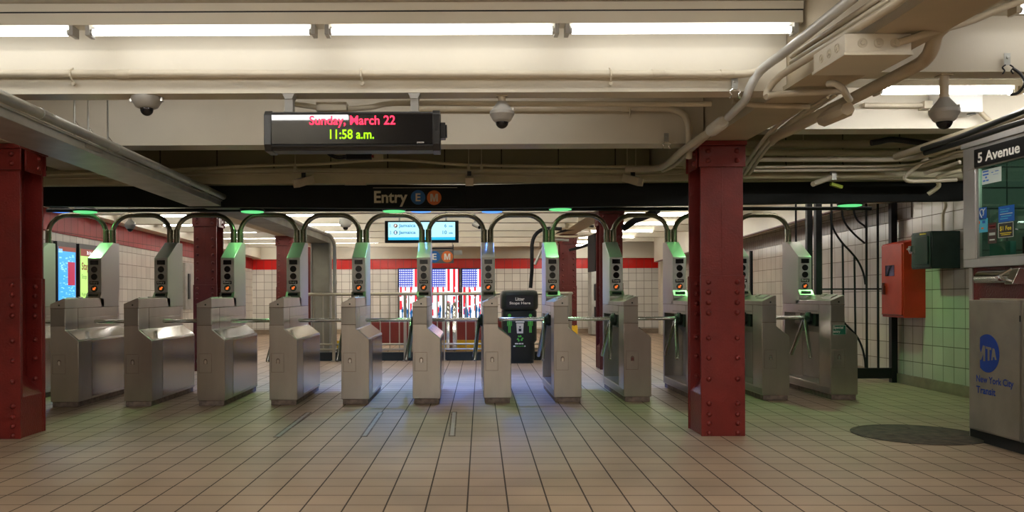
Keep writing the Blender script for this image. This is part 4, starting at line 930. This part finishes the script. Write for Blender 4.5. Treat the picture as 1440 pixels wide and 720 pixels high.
# flag screens on the back wall
M['flagred']=glow('screen_red',(.85,.01,.03),.6); M['flagwhite']=glow('screen_flag_white',(.86,.90,1),.72); M['flagblue']=glow('screen_flag_blue',(.006,.035,.40),.8); M['figblue']=glow('screen_figure_blue',(.01,.12,.33),.5)
Yf=YB-.10
for k,(pa,pb,l) in enumerate(((561,598,'left of the three'),(605.5,645,'middle of the three'),(650,689.5,'right of the three'))):
    a=at(pa,378.5,Yf); b=at(pb,446.5,Yf); w=b.x-a.x; h=a.z-b.z
    root=thing('advertising_screen','lit wall screen showing a vertical American flag, '+l,'screen',((a.x+b.x)/2,Yf+.03,b.z),'flag screens on the back wall')
    build(MB().box(a.x-.03,b.x+.03,Yf,Yf+.09,b.z-.03,a.z+.03),'frame','black',root,bevel=.004)
    build(MB().box(a.x,b.x,Yf-.003,Yf,b.z,a.z),'display','flagwhite',root)
    mb=MB(); zc=a.z-h*.37
    cx=a.x+w*.54
    build(MB().box(a.x,cx,Yf-.005,Yf-.003,zc,a.z),'canton','flagblue',root)
    for r_ in (.60,.80,.97): mb.box(a.x+w*r_+.0,a.x+min(w*(r_+.09),w),Yf-.005,Yf-.003,zc,a.z)
    rnd=random.Random(k)
    for r_ in (.03,.22,.42,.60,.80,.97):
        z=zc
        while z>b.z+.08:
            hh=rnd.uniform(.05,.16); ww=rnd.uniform(.05,.09); 
            if rnd.random()<.85: mb.box(a.x+w*r_,a.x+min(w*(r_+ww),w),Yf-.005,Yf-.003,max(z-hh,b.z+.05),z)
            z-=hh+ (0 if rnd.random()<.6 else .04)
    build(mb,'stripes','flagred',root)
    mb=MB()
    for i in range(8):
        for j in range(8):
            if (i+j)%2==0 or True:
                xx=a.x+w*.54*(i+.5)/8; zz=zc+(a.z-zc)*(j+.5)/8; st=[(xx+(.019 if q%2==0 else .010)*math.sin(q*math.pi/5),zz+(.024 if q%2==0 else .012)*math.cos(q*math.pi/5)) for q in range(10)]
                mb.prism(st,Yf-.0065,Yf-.005,'y')
    build(mb,'stars','flagwhite',root)
    mb=MB()
    for j in range(9):
        xx=a.x+w*rnd.uniform(.08,.92); hh=rnd.uniform(.12,.30); mb.box(xx-.015,xx+.015,Yf-.008,Yf-.006,b.z,b.z+hh); mb.lathe((xx,Yf-.007,b.z+hh+.015),[(.016,0),(.016,-.002)],8,'y'); mb.box(xx-.028,xx+.028,Yf-.008,Yf-.006,b.z+hh*.55,b.z+hh*.9)
    build(mb,'silhouettes','figblue',root)

# left wall screens
Xs=XL+.03
M['mapblue']=glow('screen_map_blue',(.04,.33,.85),.75); M['maplight']=glow('screen_map_light',(.25,.6,.95),.8); M['limegreen']=glow('screen_lime',(.50,.86,.20),.62); M['screendark']=glow('screen_dark_text',(.02,.06,.02),.2); M['screenred']=glow('screen_red_block',(.5,.02,.08),.5); M['screenbrown']=glow('screen_brown',(.30,.05,.03),.4)
def yat(px,X): return X*F/(px-VX)
for k,(pa,pb) in enumerate(((77.5,104.5),(108.8,137))):
    ya,yb_=yat(pa,Xs),yat(pb,Xs); zt,zb_=1.72,.55
    root=thing('wall_screen',['blue system map screen on the left wall behind the first turnstile','lime green notice screen beginning Stay, on the left wall'][k],'screen',(Xs,(ya+yb_)/2,zb_),'screens on the left wall')
    build(MB().box(XL+.005,Xs+.03,ya,yb_,zb_-.06,zt+.05),'frame','black',root,bevel=.004)
    x1_=Xs+.03
    build(MB().box(x1_,x1_+.003,ya+.03,yb_-.03,zb_,zt-.02),'display',['mapblue','limegreen'][k],root)
    if k==0:
        rnd=random.Random(3); mb=MB()
        for j in range(130):
            y=rnd.uniform(ya+.05,yb_-.08); z=rnd.uniform(zb_+.02,zt-.12); mb.box(x1_+.003,x1_+.004,y,y+rnd.uniform(.015,.07),z,z+rnd.uniform(.006,.02))
        build(mb,'map_lines','maplight',root)
        build(MB().box(x1_+.003,x1_+.005,yb_-.26,yb_-.05,1.18,1.50),'legend','screenred',root)
        build(MB().box(x1_+.003,x1_+.005,ya+.03,yb_-.03,zt-.08,zt-.02),'header','screenbrown',root)
        build(MB().box(x1_+.003,x1_+.005,ya+.03,ya+.14,zt-.10,zt-.05),'header_light','maplight',root)
    else:
        build(MB().box(x1_+.003,x1_+.005,ya+.03,yb_-.03,zt-.12,zt-.02),'header','screenbrown',root)
        text('3:16',.15,.05,(x1_+.005,ya+.30,zt-.07),'+x','screenwhite',parent=root,bold=.02)
        text('Stay',.24,.14,(x1_+.003,ya+.06,1.44),'+x','screenbrown',parent=root,align='l',bold=.03)
        text('Stop t',.22,.08,(x1_+.003,ya+.06,1.30),'+x','screendark',parent=root,align='l')
        for q,s in enumerate(('Right','event','','Please','to be')):
            if s: text(s,.16,.055,(x1_+.003,ya+.06,1.05-q*.10),'+x','screendark',parent=root,align='l')
ya,yb_=yat(261,XL+.05),yat(272.5,XL+.05)
root=thing('access_panel','grey metal access panel on the left wall beside the dark red column','panel',(XL+.03,(ya+yb_)/2,.72))
build(MB().box(XL,XL+.05,ya,yb_,.75,1.66),'door','galv',root,bevel=.004); build(MB().box(XL+.05,XL+.07,ya+.15,ya+.25,.95,1.45),'handle_rail','black',root)
# far right machine, hanging sign
c=at(832,462,20.5); d=at(843,380,20.5)
root=thing('ticket_machine','narrow dark ticket machine against the back wall right of the yellow based column','ticket machine',((c.x+d.x)/2,20.6,0))
build(MB().box(c.x,d.x+.25,20.5,21.1,.03,d.z),'case','galv',root,bevel=.006)
build(MB().box(c.x+.06,d.x+.2,20.49,20.5,.85,1.25),'screen','black',root); build(MB().box(c.x+.06,d.x+.2,20.49,20.5,.35,.70),'tray','black',root); build(MB().box(c.x+.10,c.x+.16,20.485,20.49,1.0,1.18),'symbol','txtwhite',root)
a=at(836.5,328,13.5); b=at(841,381,13.5)
one(MB().box(a.x,b.x,13.5,14.3,b.z,a.z),'hanging_sign','signblack','dark hanging sign seen edge-on left of the ninth turnstile tower','sign')

# ------------------------------------------------------------------ iron gate behind the last turnstile
yg=9.82
def gx(px): return at(px,0,yg).x
def gz(px,py): return at(px,py,yg)
root=thing('iron_gate','black iron gate with curved bars behind the last turnstile','gate',(gx(1200),yg,0))
def bar(pts,r,n,par=root): 
    return build(MB().tube(pts,r,8),n,'blackp',par)
def vbox(px0,px1,zt,zb_,n,par): return build(MB().box(gx(px0),gx(px1),yg-.035,yg+.035,zb_,zt),n,'blackp',par,bevel=.003)
ztop=2.15
vbox(1144.5,1153,ztop,.0,'post',root); vbox(1250,1258.5,ztop,.0,'post',root)
build(MB().box(gx(1153),gx(1252),yg-.03,yg+.03,gz(1200,532).z,gz(1200,517.5).z),'bottom_rail','blackp',root,bevel=.003)
for py in (285,406): build(MB().box(gx(1153),gx(1250),yg-.012,yg+.012,gz(1200,py+1.6).z,gz(1200,py-.6).z),'cross_rail','blackp',root)
zbm=gz(1200,518).z
bar([(gx(1168),yg,ztop),(gx(1168),yg,zbm)],.013,'upright'); bar([(gx(1233),yg,ztop),(gx(1233),yg,zbm)],.014,'upright'); bar([(gx(1217),yg,ztop),(gx(1217),yg,zbm)],.014,'upright')
def crv(pp): return smooth_path([gz(*p) for p in pp],6)
bar(crv([(1168,300),(1169,312),(1174,326),(1184,341),(1197,355),(1207,368),(1214,384),(1217,400)]),.012,'curved_bar')
bar([Vector((gx(1184),yg,ztop))]+crv([(1184,290),(1185,304),(1190,316),(1202,330),(1216,342)]),.012,'curved_bar')
bar([Vector((gx(1200),yg,ztop))]+crv([(1200,284),(1201,298),(1206,310),(1216,318),(1217,321)]),.012,'curved_bar')
bar([gz(1185,343),Vector((gx(1185),yg,zbm))],.012,'upright'); bar([gz(1201.5,361),Vector((gx(1201.5),yg,zbm))],.012,'upright')
bar(crv([(1168,440),(1178,446),(1190,457),(1204,472),(1212,488),(1216,505),(1217,517)]),.012,'curved_bar')
root2=thing('iron_fence','narrow black iron fence panel between the last two turnstile towers','fence',(gx(1125),yg,0))
build(MB().box(gx(1132.5),gx(1140),yg-.03,yg+.03,0,ztop),'post','blackp',root2,bevel=.003)
build(MB().tube([(gx(1118),yg,0),(gx(1118),yg,ztop)],.012,8),'upright','blackp',root2); build(MB().box(gx(1118),gx(1133),yg-.01,yg+.01,gz(1125,286).z,gz(1125,283.5).z),'cross_rail','blackp',root2)
build(MB().box(gx(1118),gx(1133),yg-.01,yg+.01,.10,.13),'cross_rail','blackp',root2)
build(MB().box(gx(1053),gx(1056.5),yg-.02,yg+.02,0,gz(1054,353).z),'short_post','blackp',root2)

# ------------------------------------------------------------------ boxes on the right wall
def wallbox(name,cat,label,X0,ya,yb_,z0,z1,mat,slope=0):
    root=thing(name,label,cat,((X0+XR)/2,(ya+yb_)/2,z0))
    build(MB().prism([(X0,z0),(XR,z0),(XR,z1+slope),(X0,z1)],ya,yb_,'y'),'box',mat,root,bevel=.004)
    return root
X0=4.76; r=wallbox('hose_cabinet','cabinet','orange red metal cabinet on the right wall with small dark window',X0,9.23,9.70,.765,1.585,'orange_red',.05)
d=build(MB().box(X0-.014,X0,9.245,9.69,.795,1.57),'door','orange_red',r,bevel=.003)
build(MB().box(X0-.017,X0-.013,9.40,9.60,1.225,1.345),'window','ledwin',d); build(MB().box(X0-.04,X0-.014,9.60,9.64,1.02,1.12).tube([(X0-.03,9.62,1.12),(X0-.03,9.62,1.15)],.015,8),'latch','darkred',d)
build(MB().box(X0-.016,X0-.0,9.245,9.69,.79,.798),'sill','darkred',d)
X0=4.71; r=wallbox('utility_box','box','glossy dark green box with chrome latch on the wall by the booth',X0,8.58,8.96,1.285,1.665,'darkgreen')
d=build(MB().box(X0-.012,X0,8.59,8.95,1.30,1.65),'door','darkgreen',r,bevel=.003); build(MB().box(X0-.022,X0-.012,8.62,8.86,1.33,1.62),'raised_panel','darkgreen',d,bevel=.006)
build(MB().box(X0-.045,X0-.012,8.90,8.95,1.47,1.53).tube([(X0-.035,8.92,1.50),(X0-.035,8.98,1.50)],.012,8).box(X0-.03,X0-.012,8.89,8.96,1.45,1.47),'latch','bright',d); build(MB().box(X0-.015,X0-.012,8.66,8.78,1.635,1.648),'nameplate','yellow',d)
pipe('conduit',[(4.95,8.8,1.66),(4.95,8.8,1.85),(4.95,8.75,1.95),(4.95,8.9,2.1),(4.95,8.9,2.4)],.014,'soffit','thin tan conduit rising from the dark green box',smooth_k=4)
a=pz(1225,286,9.5); one(MB().prism([(a.x,a.z),(a.x+.36,a.z+.02),(a.x+.36,a.z+.06),(a.x,a.z+.05)],9.4,9.6,'y'),'wall_lamp','shaded_cream','flat tan lamp cover above the orange red cabinet','lamp',bevel=.004)

# ------------------------------------------------------------------ manhole, floor slots
c=at(1288,610.5,6.29); 
root=thing('manhole_cover','worn dark round manhole cover in the floor near the booth','manhole cover',(c.x,6.27,0))
build(MB().lathe((c.x,6.27,.001),[(.455,0),(.455,.004),(.43,.005),(.425,.003),(.41,.003),(.40,.006),(.02,.007)],48),'cover','manhole',root,smooth=20)
mb=MB()
for j in range(6):
    t=j*math.pi/3+.3; mb.box(c.x+.25*math.cos(t)-.03,c.x+.25*math.cos(t)+.03,6.27+.25*math.sin(t)-.01,6.27+.25*math.sin(t)+.01,.007,.010,rz=t)
build(mb,'lifting_lug','manhole',root)
for (pxc,pt,pb,l) in ((636.5,579.5,613.5,'in front of the head-on turnstile aisle'),(524,580,614,'in front of the aisle left of the middle'),(413,580,615,'in front of the fourth and fifth turnstiles')):
    yf,yn=F*H/(pt-VY+ROLL*(pxc-VX)),F*H/(pb-VY+ROLL*(pxc-VX)); X=(pxc-VX)*((yf+yn)/2)/F
    root=thing('floor_slot','narrow metal floor slot '+l,'floor slot',(X,(yf+yn)/2,0),'metal slots in the floor')
    mb=MB(); mb.box(X-.026,X-.016,yn,yf,0,.003); mb.box(X+.016,X+.026,yn,yf,0,.003); mb.box(X-.026,X+.026,yn,yn+.02,0,.003); mb.box(X-.026,X+.026,yf-.02,yf,0,.003); build(mb,'frame','plinth',root)
    build(MB().box(X-.014,X+.014,yn+.02,yf-.02,0,.0022),'insert','steel2',root)

# ------------------------------------------------------------------ token booth
BX=3.62; yF=6.175; yN=2.6
root=thing('token_booth','steel framed token booth with green tinted window, lettered 5 Avenue','booth',(4.3,4.4,0))
build(MB().box(3.67,3.70,yN,yF,0,1.25),'lower_panel','red',root,label='dark red lower panel')
build(MB().box(3.652,3.67,yN,yF-.02,0,.13),'toe_kick','black',root)
build(MB().box(3.66,XR-.03,yF-.04,yF,0,2.12),'end_panel','booth_steel',root)
zt=2.14
mb=MB()
mb.box(BX-.012,BX+.06,yN,yF+.01,zt-.055,zt+.03)          # cornice
mb.box(BX,BX+.05,yN,yF,1.925,zt-.055)                     # header
mb.box(BX,BX+.05,yF-.145,yF,1.285,1.925)                  # corner post
mb.box(BX,BX+.05,yN,yF,1.225,1.285)                       # sill
mb.box(BX,BX+.05,4.55,4.65,1.285,1.925)
build(mb,'window_frame','booth_steel',root,bevel=.003)
mb=MB(); 
build(MB().box(BX+.02,BX+.028,4.6,yF-.13,1.28,1.93),'glass','glass',root)
build(MB().box(BX+.012,BX+.03,yF-.165,yF-.145,1.285,1.925).box(BX+.012,BX+.03,4.65,yF-.145,1.285,1.30),'gasket','galv',root)
build(MB().box(BX+.06,XR-.03,yN,yF-.04,2.05,2.10),'roof','booth_steel',root)
build(MB().box(BX+.06,BX+.55,yN,yF-.05,1.12,1.16),'counter','booth_steel',root)
M['boothwall']=tiles('booth_inner_tile',(1,2),.30,.15,(.075,.105,.085),(.025,.03,.028),rough=.5,mortar=.006)
build(MB().box(XR-.05,XR-.03,yN,yF-.04,0,2.05),'inner_wall','boothwall',root)
M['boothend']=tiles('booth_inner_tile_y',(0,2),.30,.15,(.075,.105,.085),(.025,.03,.028),rough=.5,mortar=.006)
build(MB().box(BX+.06,XR-.05,yF-.06,yF-.04,0,2.05),'inner_end_wall','boothend',root)
fixture(3.85,4.85,5.2,1.99,'added small ceiling light inside the token booth',two=False,hz=.03,group=None,tm='tube_dim')  # added to light the booth interior
# station name sign
def byat(px,X=BX): return X*F/(px-VX)
def bz(px,py,X=BX): Yv=byat(px,X); return H-(py+ROLL*(px-VX)-VY)*Yv/F
ya=byat(1372); sgn=thing('station_sign','black sign reading 5 Avenue in white on the booth header','sign',(BX,5.4,1.95))
za,zb_=bz(1372,211),bz(1372,236)
build(MB().box(BX-.008,BX,4.7,ya,zb_,za),'plate','black',sgn)
text('5 Avenue',byat(1377.5)-byat(1437),.072,(BX-.008,byat(1377.5),(za+zb_)/2-.002),'-x','txtwhite',parent=sgn,align='l',bold=.025)
# stickers on the glass
gxp=BX+.018
def sticker(px0,py0,px1,py1,mat,label,texts=(),name='sticker',X=gxp):
    ya,yb_=byat(px0,X),byat(px1,X); z1_=bz(px0,py0,X); z0_=bz(px0,py1,X)
    r=thing(name,label,'sticker',(X,(ya+yb_)/2,z0_),'stickers on the booth window')
    build(MB().box(X-.002,X,yb_,ya,z0_,z1_),'sheet',mat,r)
    for (s,wf,hf,u,v,m) in texts:
        W_=ya-yb_; Hh=z1_-z0_; yc=ya-W_*u; zc_=z0_+Hh*v
        if s=='-':
            build(MB().box(X-.003,X-.002,yc-W_*wf/2,yc+W_*wf/2,zc_-Hh*hf/2,zc_+Hh*hf/2),'writing',m,r); continue
        if s=='ear':
            pts=[(X-.003,yc-W_*wf*.5*math.cos(t),zc_+Hh*.08+Hh*.28*math.sin(t)) for t in [math.radians(d) for d in range(-60,181,24)]]+[(X-.003,yc+W_*.10,zc_-Hh*.12),(X-.003,yc,zc_-Hh*.32)]
            build(MB().tube(pts,.004,6).tube([(X-.003,yc-W_*.38,zc_+Hh*.40),(X-.003,yc-W_*.1,zc_+Hh*.12)],.003,6),'ear_symbol',m,r); continue
        text(s,(ya-yb_)*wf,(z1_-z0_)*hf,(X-.002,ya-(ya-yb_)*u,z0_+(z1_-z0_)*v),'-x',m,parent=r,bold=.02)
M['paperw']=paint('pale_paper',(.55,.62,.58),.6,var=.03); M['blues']=paint('sticker_blue',(.01,.12,.50),.4,var=.03); M['cyans']=paint('sticker_cyan',(.08,.50,.72),.4,var=.03); M['brown']=paint('sticker_brown',(.045,.02,.015),.4,var=.1); M['yel']=paint('sticker_yellow',(.85,.70,.03),.4,var=.02); M['teal']=paint('counter_screen',(.10,.28,.27),.5,var=.05)
sticker(1382,240,1409,260,'paperw','pale notice with blue writing at the top of the booth window',(('-',.30,.10,.20,.88,'blues'),('-',.30,.10,.20,.66,'blues'),('-',.09,.12,.22,.46,'blues'),('-',.13,.10,.12,.24,'blues'),('-',.13,.10,.29,.24,'blues'),('-',.10,.05,.55,.72,'blues'),('-',.18,.05,.78,.76,'blues'),('-',.26,.02,.72,.55,'blues')))
sticker(1375.5,293,1388,310,'blues','blue hearing loop sticker with a white ear symbol',(('ear',.42,.7,.5,.5,'paperw'),))
sticker(1372,309,1389.5,328,'cyans','cyan service sticker below the hearing loop sticker',(('-',.30,.20,.25,.75,'orange'),('-',.22,.20,.70,.75,'blues'),('-',.18,.12,.25,.30,'blues'),('-',.18,.12,.60,.30,'orange')))
sticker(1390,314,1402,343,'brown','narrow brown sticker left of the one dollar fee sticker',(('-',.8,.20,.5,.80,'maroon'),('-',.7,.05,.5,.80,'paperw'),('-',.7,.13,.5,.46,'paperw'),('-',.6,.06,.5,.18,'paperw')))
sticker(1404.5,314,1426,335,'black','black sticker with yellow lettering reading $1 Fee',(('$1 Fee',.76,.34,.5,.60,'yel'),('-',.74,.05,.5,.30,'yel'),('-',.6,.05,.5,.19,'yel'),('-',.98,.035,.5,.02,'paperw'),('-',.98,.035,.5,.98,'paperw'),('-',.03,.96,.015,.5,'paperw'),('-',.03,.96,.985,.5,'paperw')))
sticker(1405,291,1427,313,'blues','blue notice above the one dollar fee sticker',(('Please wait',.6,.10,.42,.80,'cyans'),('-',.5,.05,.38,.65,'cyans'),('-',.8,.05,.5,.50,'paperw'),('-',.66,.05,.5,.35,'cyans'),('-',.5,.05,.36,.20,'cyans')))
# things on the counter inside
c=at(1418,345,5.9)
mon=thing('card_terminal','small dark terminal on the booth counter behind the glass','terminal',(3.86,5.62,1.16)); build(MB().box(3.80,3.86,5.52,5.80,1.27,1.43,rx=0),'screen','black',mon,bevel=.004); build(MB().box(3.84,3.98,5.60,5.72,1.16,1.28),'stand','black',mon); build(MB().box(3.795,3.80,5.545,5.775,1.30,1.41),'display','ledwin',mon)
one(MB().box(3.72,3.76,5.80,6.03,1.16,1.40),'counter_screen','teal','pale teal privacy panel at the left end of the booth counter','panel')
one(MB().box(3.84,4.00,5.2,5.48,1.16,1.42),'cardboard_box',paint('cardboard',(.36,.25,.13),.8),'small cardboard box on the booth counter','box',bevel=.003)
# coin tray
ya,yb_=byat(1374,3.60),byat(1431,3.60); zc=bz(1390,390,3.6)
tr=thing('coin_tray','polished steel roll-top tray under the booth window','tray',(3.6,(ya+yb_)/2,zc-.05))
pr=[(3.67,zc-.045)]+[(3.60-.055*math.cos(t)+.03,zc-.01+.06*math.sin(t)) for t in [-.5,-.1,.3,.7,1.1,1.5]]+[(3.67,zc+.05)]
build(MB().prism(pr,yb_+.06,ya,'y'),'roll','bright',tr,smooth=40)
build(MB().prism([(3.67,zc-.05),(3.55,zc-.05),(3.60,zc+.055),(3.67,zc+.055)],yb_-.02,yb_+.06,'y'),'end_block','bright',tr,bevel=.003)
build(MB().tube([(3.575,yb_+.10,zc-.02),(3.53,yb_+.07,zc+.01),(3.56,yb_+.0,zc+.05)],.009,8).tube([(3.60,yb_+.13,zc-.01),(3.545,yb_+.13,zc-.01)],.018,10),'handle','bright',tr)
# steel cabinet with the logo
CX=3.55; cy=5.995
cab=thing('steel_cabinet','scuffed steel cabinet in front of the booth with round blue logo','cabinet',(CX,5.4,0))
ztp=.995
build(MB().box(CX,CX+.095,4.3,cy,.088,ztp),'case','cab_steel',cab,bevel=.006)
build(MB().box(CX-.004,CX,5.44,cy-.012,.10,ztp-.012),'door','cab_steel',cab,bevel=.002)
build(MB().box(CX-.01,CX-.0,5.415,5.43,.09,ztp),'edge_strip','steel2',cab)
build(MB().box(CX-.013,CX-.010,5.416,5.428,.86,.90),'lock','black',cab)
build(MB().box(CX+.05,CX+.095,4.3,cy-.09,0,.088),'toe_recess','black',cab)
build(MB().box(CX+.02,CX+.08,5.5,5.9,ztp,ztp+.012),'paper_ledge','soffit',cab,bevel=.002)
lx_=CX-.004; lcy=5.775; lcz=.633; R_=.130
mb=MB(); pts=[]
for j in range(41):
    t=math.radians(-128+256*j/40); pts.append((lcy-R_*math.cos(t),lcz+R_*math.sin(t)))
# circle with its far (left) side cut by the slanted letter block
mb.prism(pts,lx_-.002,lx_,'x'); dsc=build(mb,'logo_disc','mtablue',cab,label='blue logo disc with letters MTA')
M['logosteel']=M['cab_steel']
def letter(poly): build(MB().prism([(lcy-u*R_,lcz+v*R_) for u,v in poly],lx_-.0035,lx_-.002,'x'),'logo_letter','logosteel',dsc)
letter([(-.88,.42),(-.72,.42),(-.52,-.02),(-.34,.40),(-.16,.38),(-.16,-.42),(-.32,-.44),(-.32,-.02),(-.50,-.38),(-.58,-.38),(-.74,.02),(-.74,-.50),(-.90,-.54)])
letter([(-.10,.36),(.36,.32),(.36,.20),(.21,.21),(.21,-.36),(.06,-.38),(.06,.23),(-.10,.24)])
letter([(.36,-.33),(.48,.30),(.62,.28),(.80,-.28),(.67,-.29),(.63,-.15),(.49,-.16),(.47,-.32)])
yl=byat(1373.5,CX)
text('New York City',byat(1373.5,CX)-byat(1426,CX),.062,(lx_,yl,bz(1373.5,533,CX)),'-x','mtablue',parent=cab,align='l',bold=.02)
text('Transit',byat(1373.5,CX)-byat(1400.5,CX),.050,(lx_,yl,bz(1373.5,547,CX)),'-x','mtablue',parent=cab,align='l',bold=.02)
# conduits over the booth roof
pipe('black_cable',[(3.46,3.0,2.21),(3.46,5.2,2.175),(3.44,5.9,2.13),(3.42,6.35,2.12)],.019,'black','upper black cable sheath running over the booth header',cat='cable')
pipe('black_cable',[(3.50,3.0,2.15),(3.50,5.2,2.12),(3.46,6.0,2.095),(3.44,6.35,2.09)],.019,'black','lower black cable sheath running over the booth header',cat='cable')
pipe('conduit',[(3.60,3.0,2.21),(3.60,6.15,2.195),(3.5,6.9,2.15)],.028,'soffit','thick tan conduit lying just above the booth header',n=14)
pipe('black_cable',[pz(1320,205,6.9),pz(1290,200,7.0),pz(1255,196,7.1),pz(1238,199,7.1),pz(1225,201,7.1)],.025,'black','tangled black cable end left of the booth under the beam',cat='cable',smooth_k=4)

# ------------------------------------------------------------------ world, render look
w=bpy.data.worlds.new('world'); scn.world=w; w.use_nodes=True
w.node_tree.nodes['Background'].inputs[0].default_value=(.02,.02,.02,1)
vs=scn.view_settings; vs.view_transform='Standard'; vs.look='None'; vs.gamma=1; vs.use_curve_mapping=False; vs.exposure=0.95
scn.cycles.max_bounces=8; scn.cycles.diffuse_bounces=4; scn.cycles.glossy_bounces=4; scn.cycles.transparent_max_bounces=8
scn.cycles.sample_clamp_indirect=6; scn.cycles.caustics_reflective=False; scn.cycles.caustics_refractive=False
scn.cycles.use_denoising=True
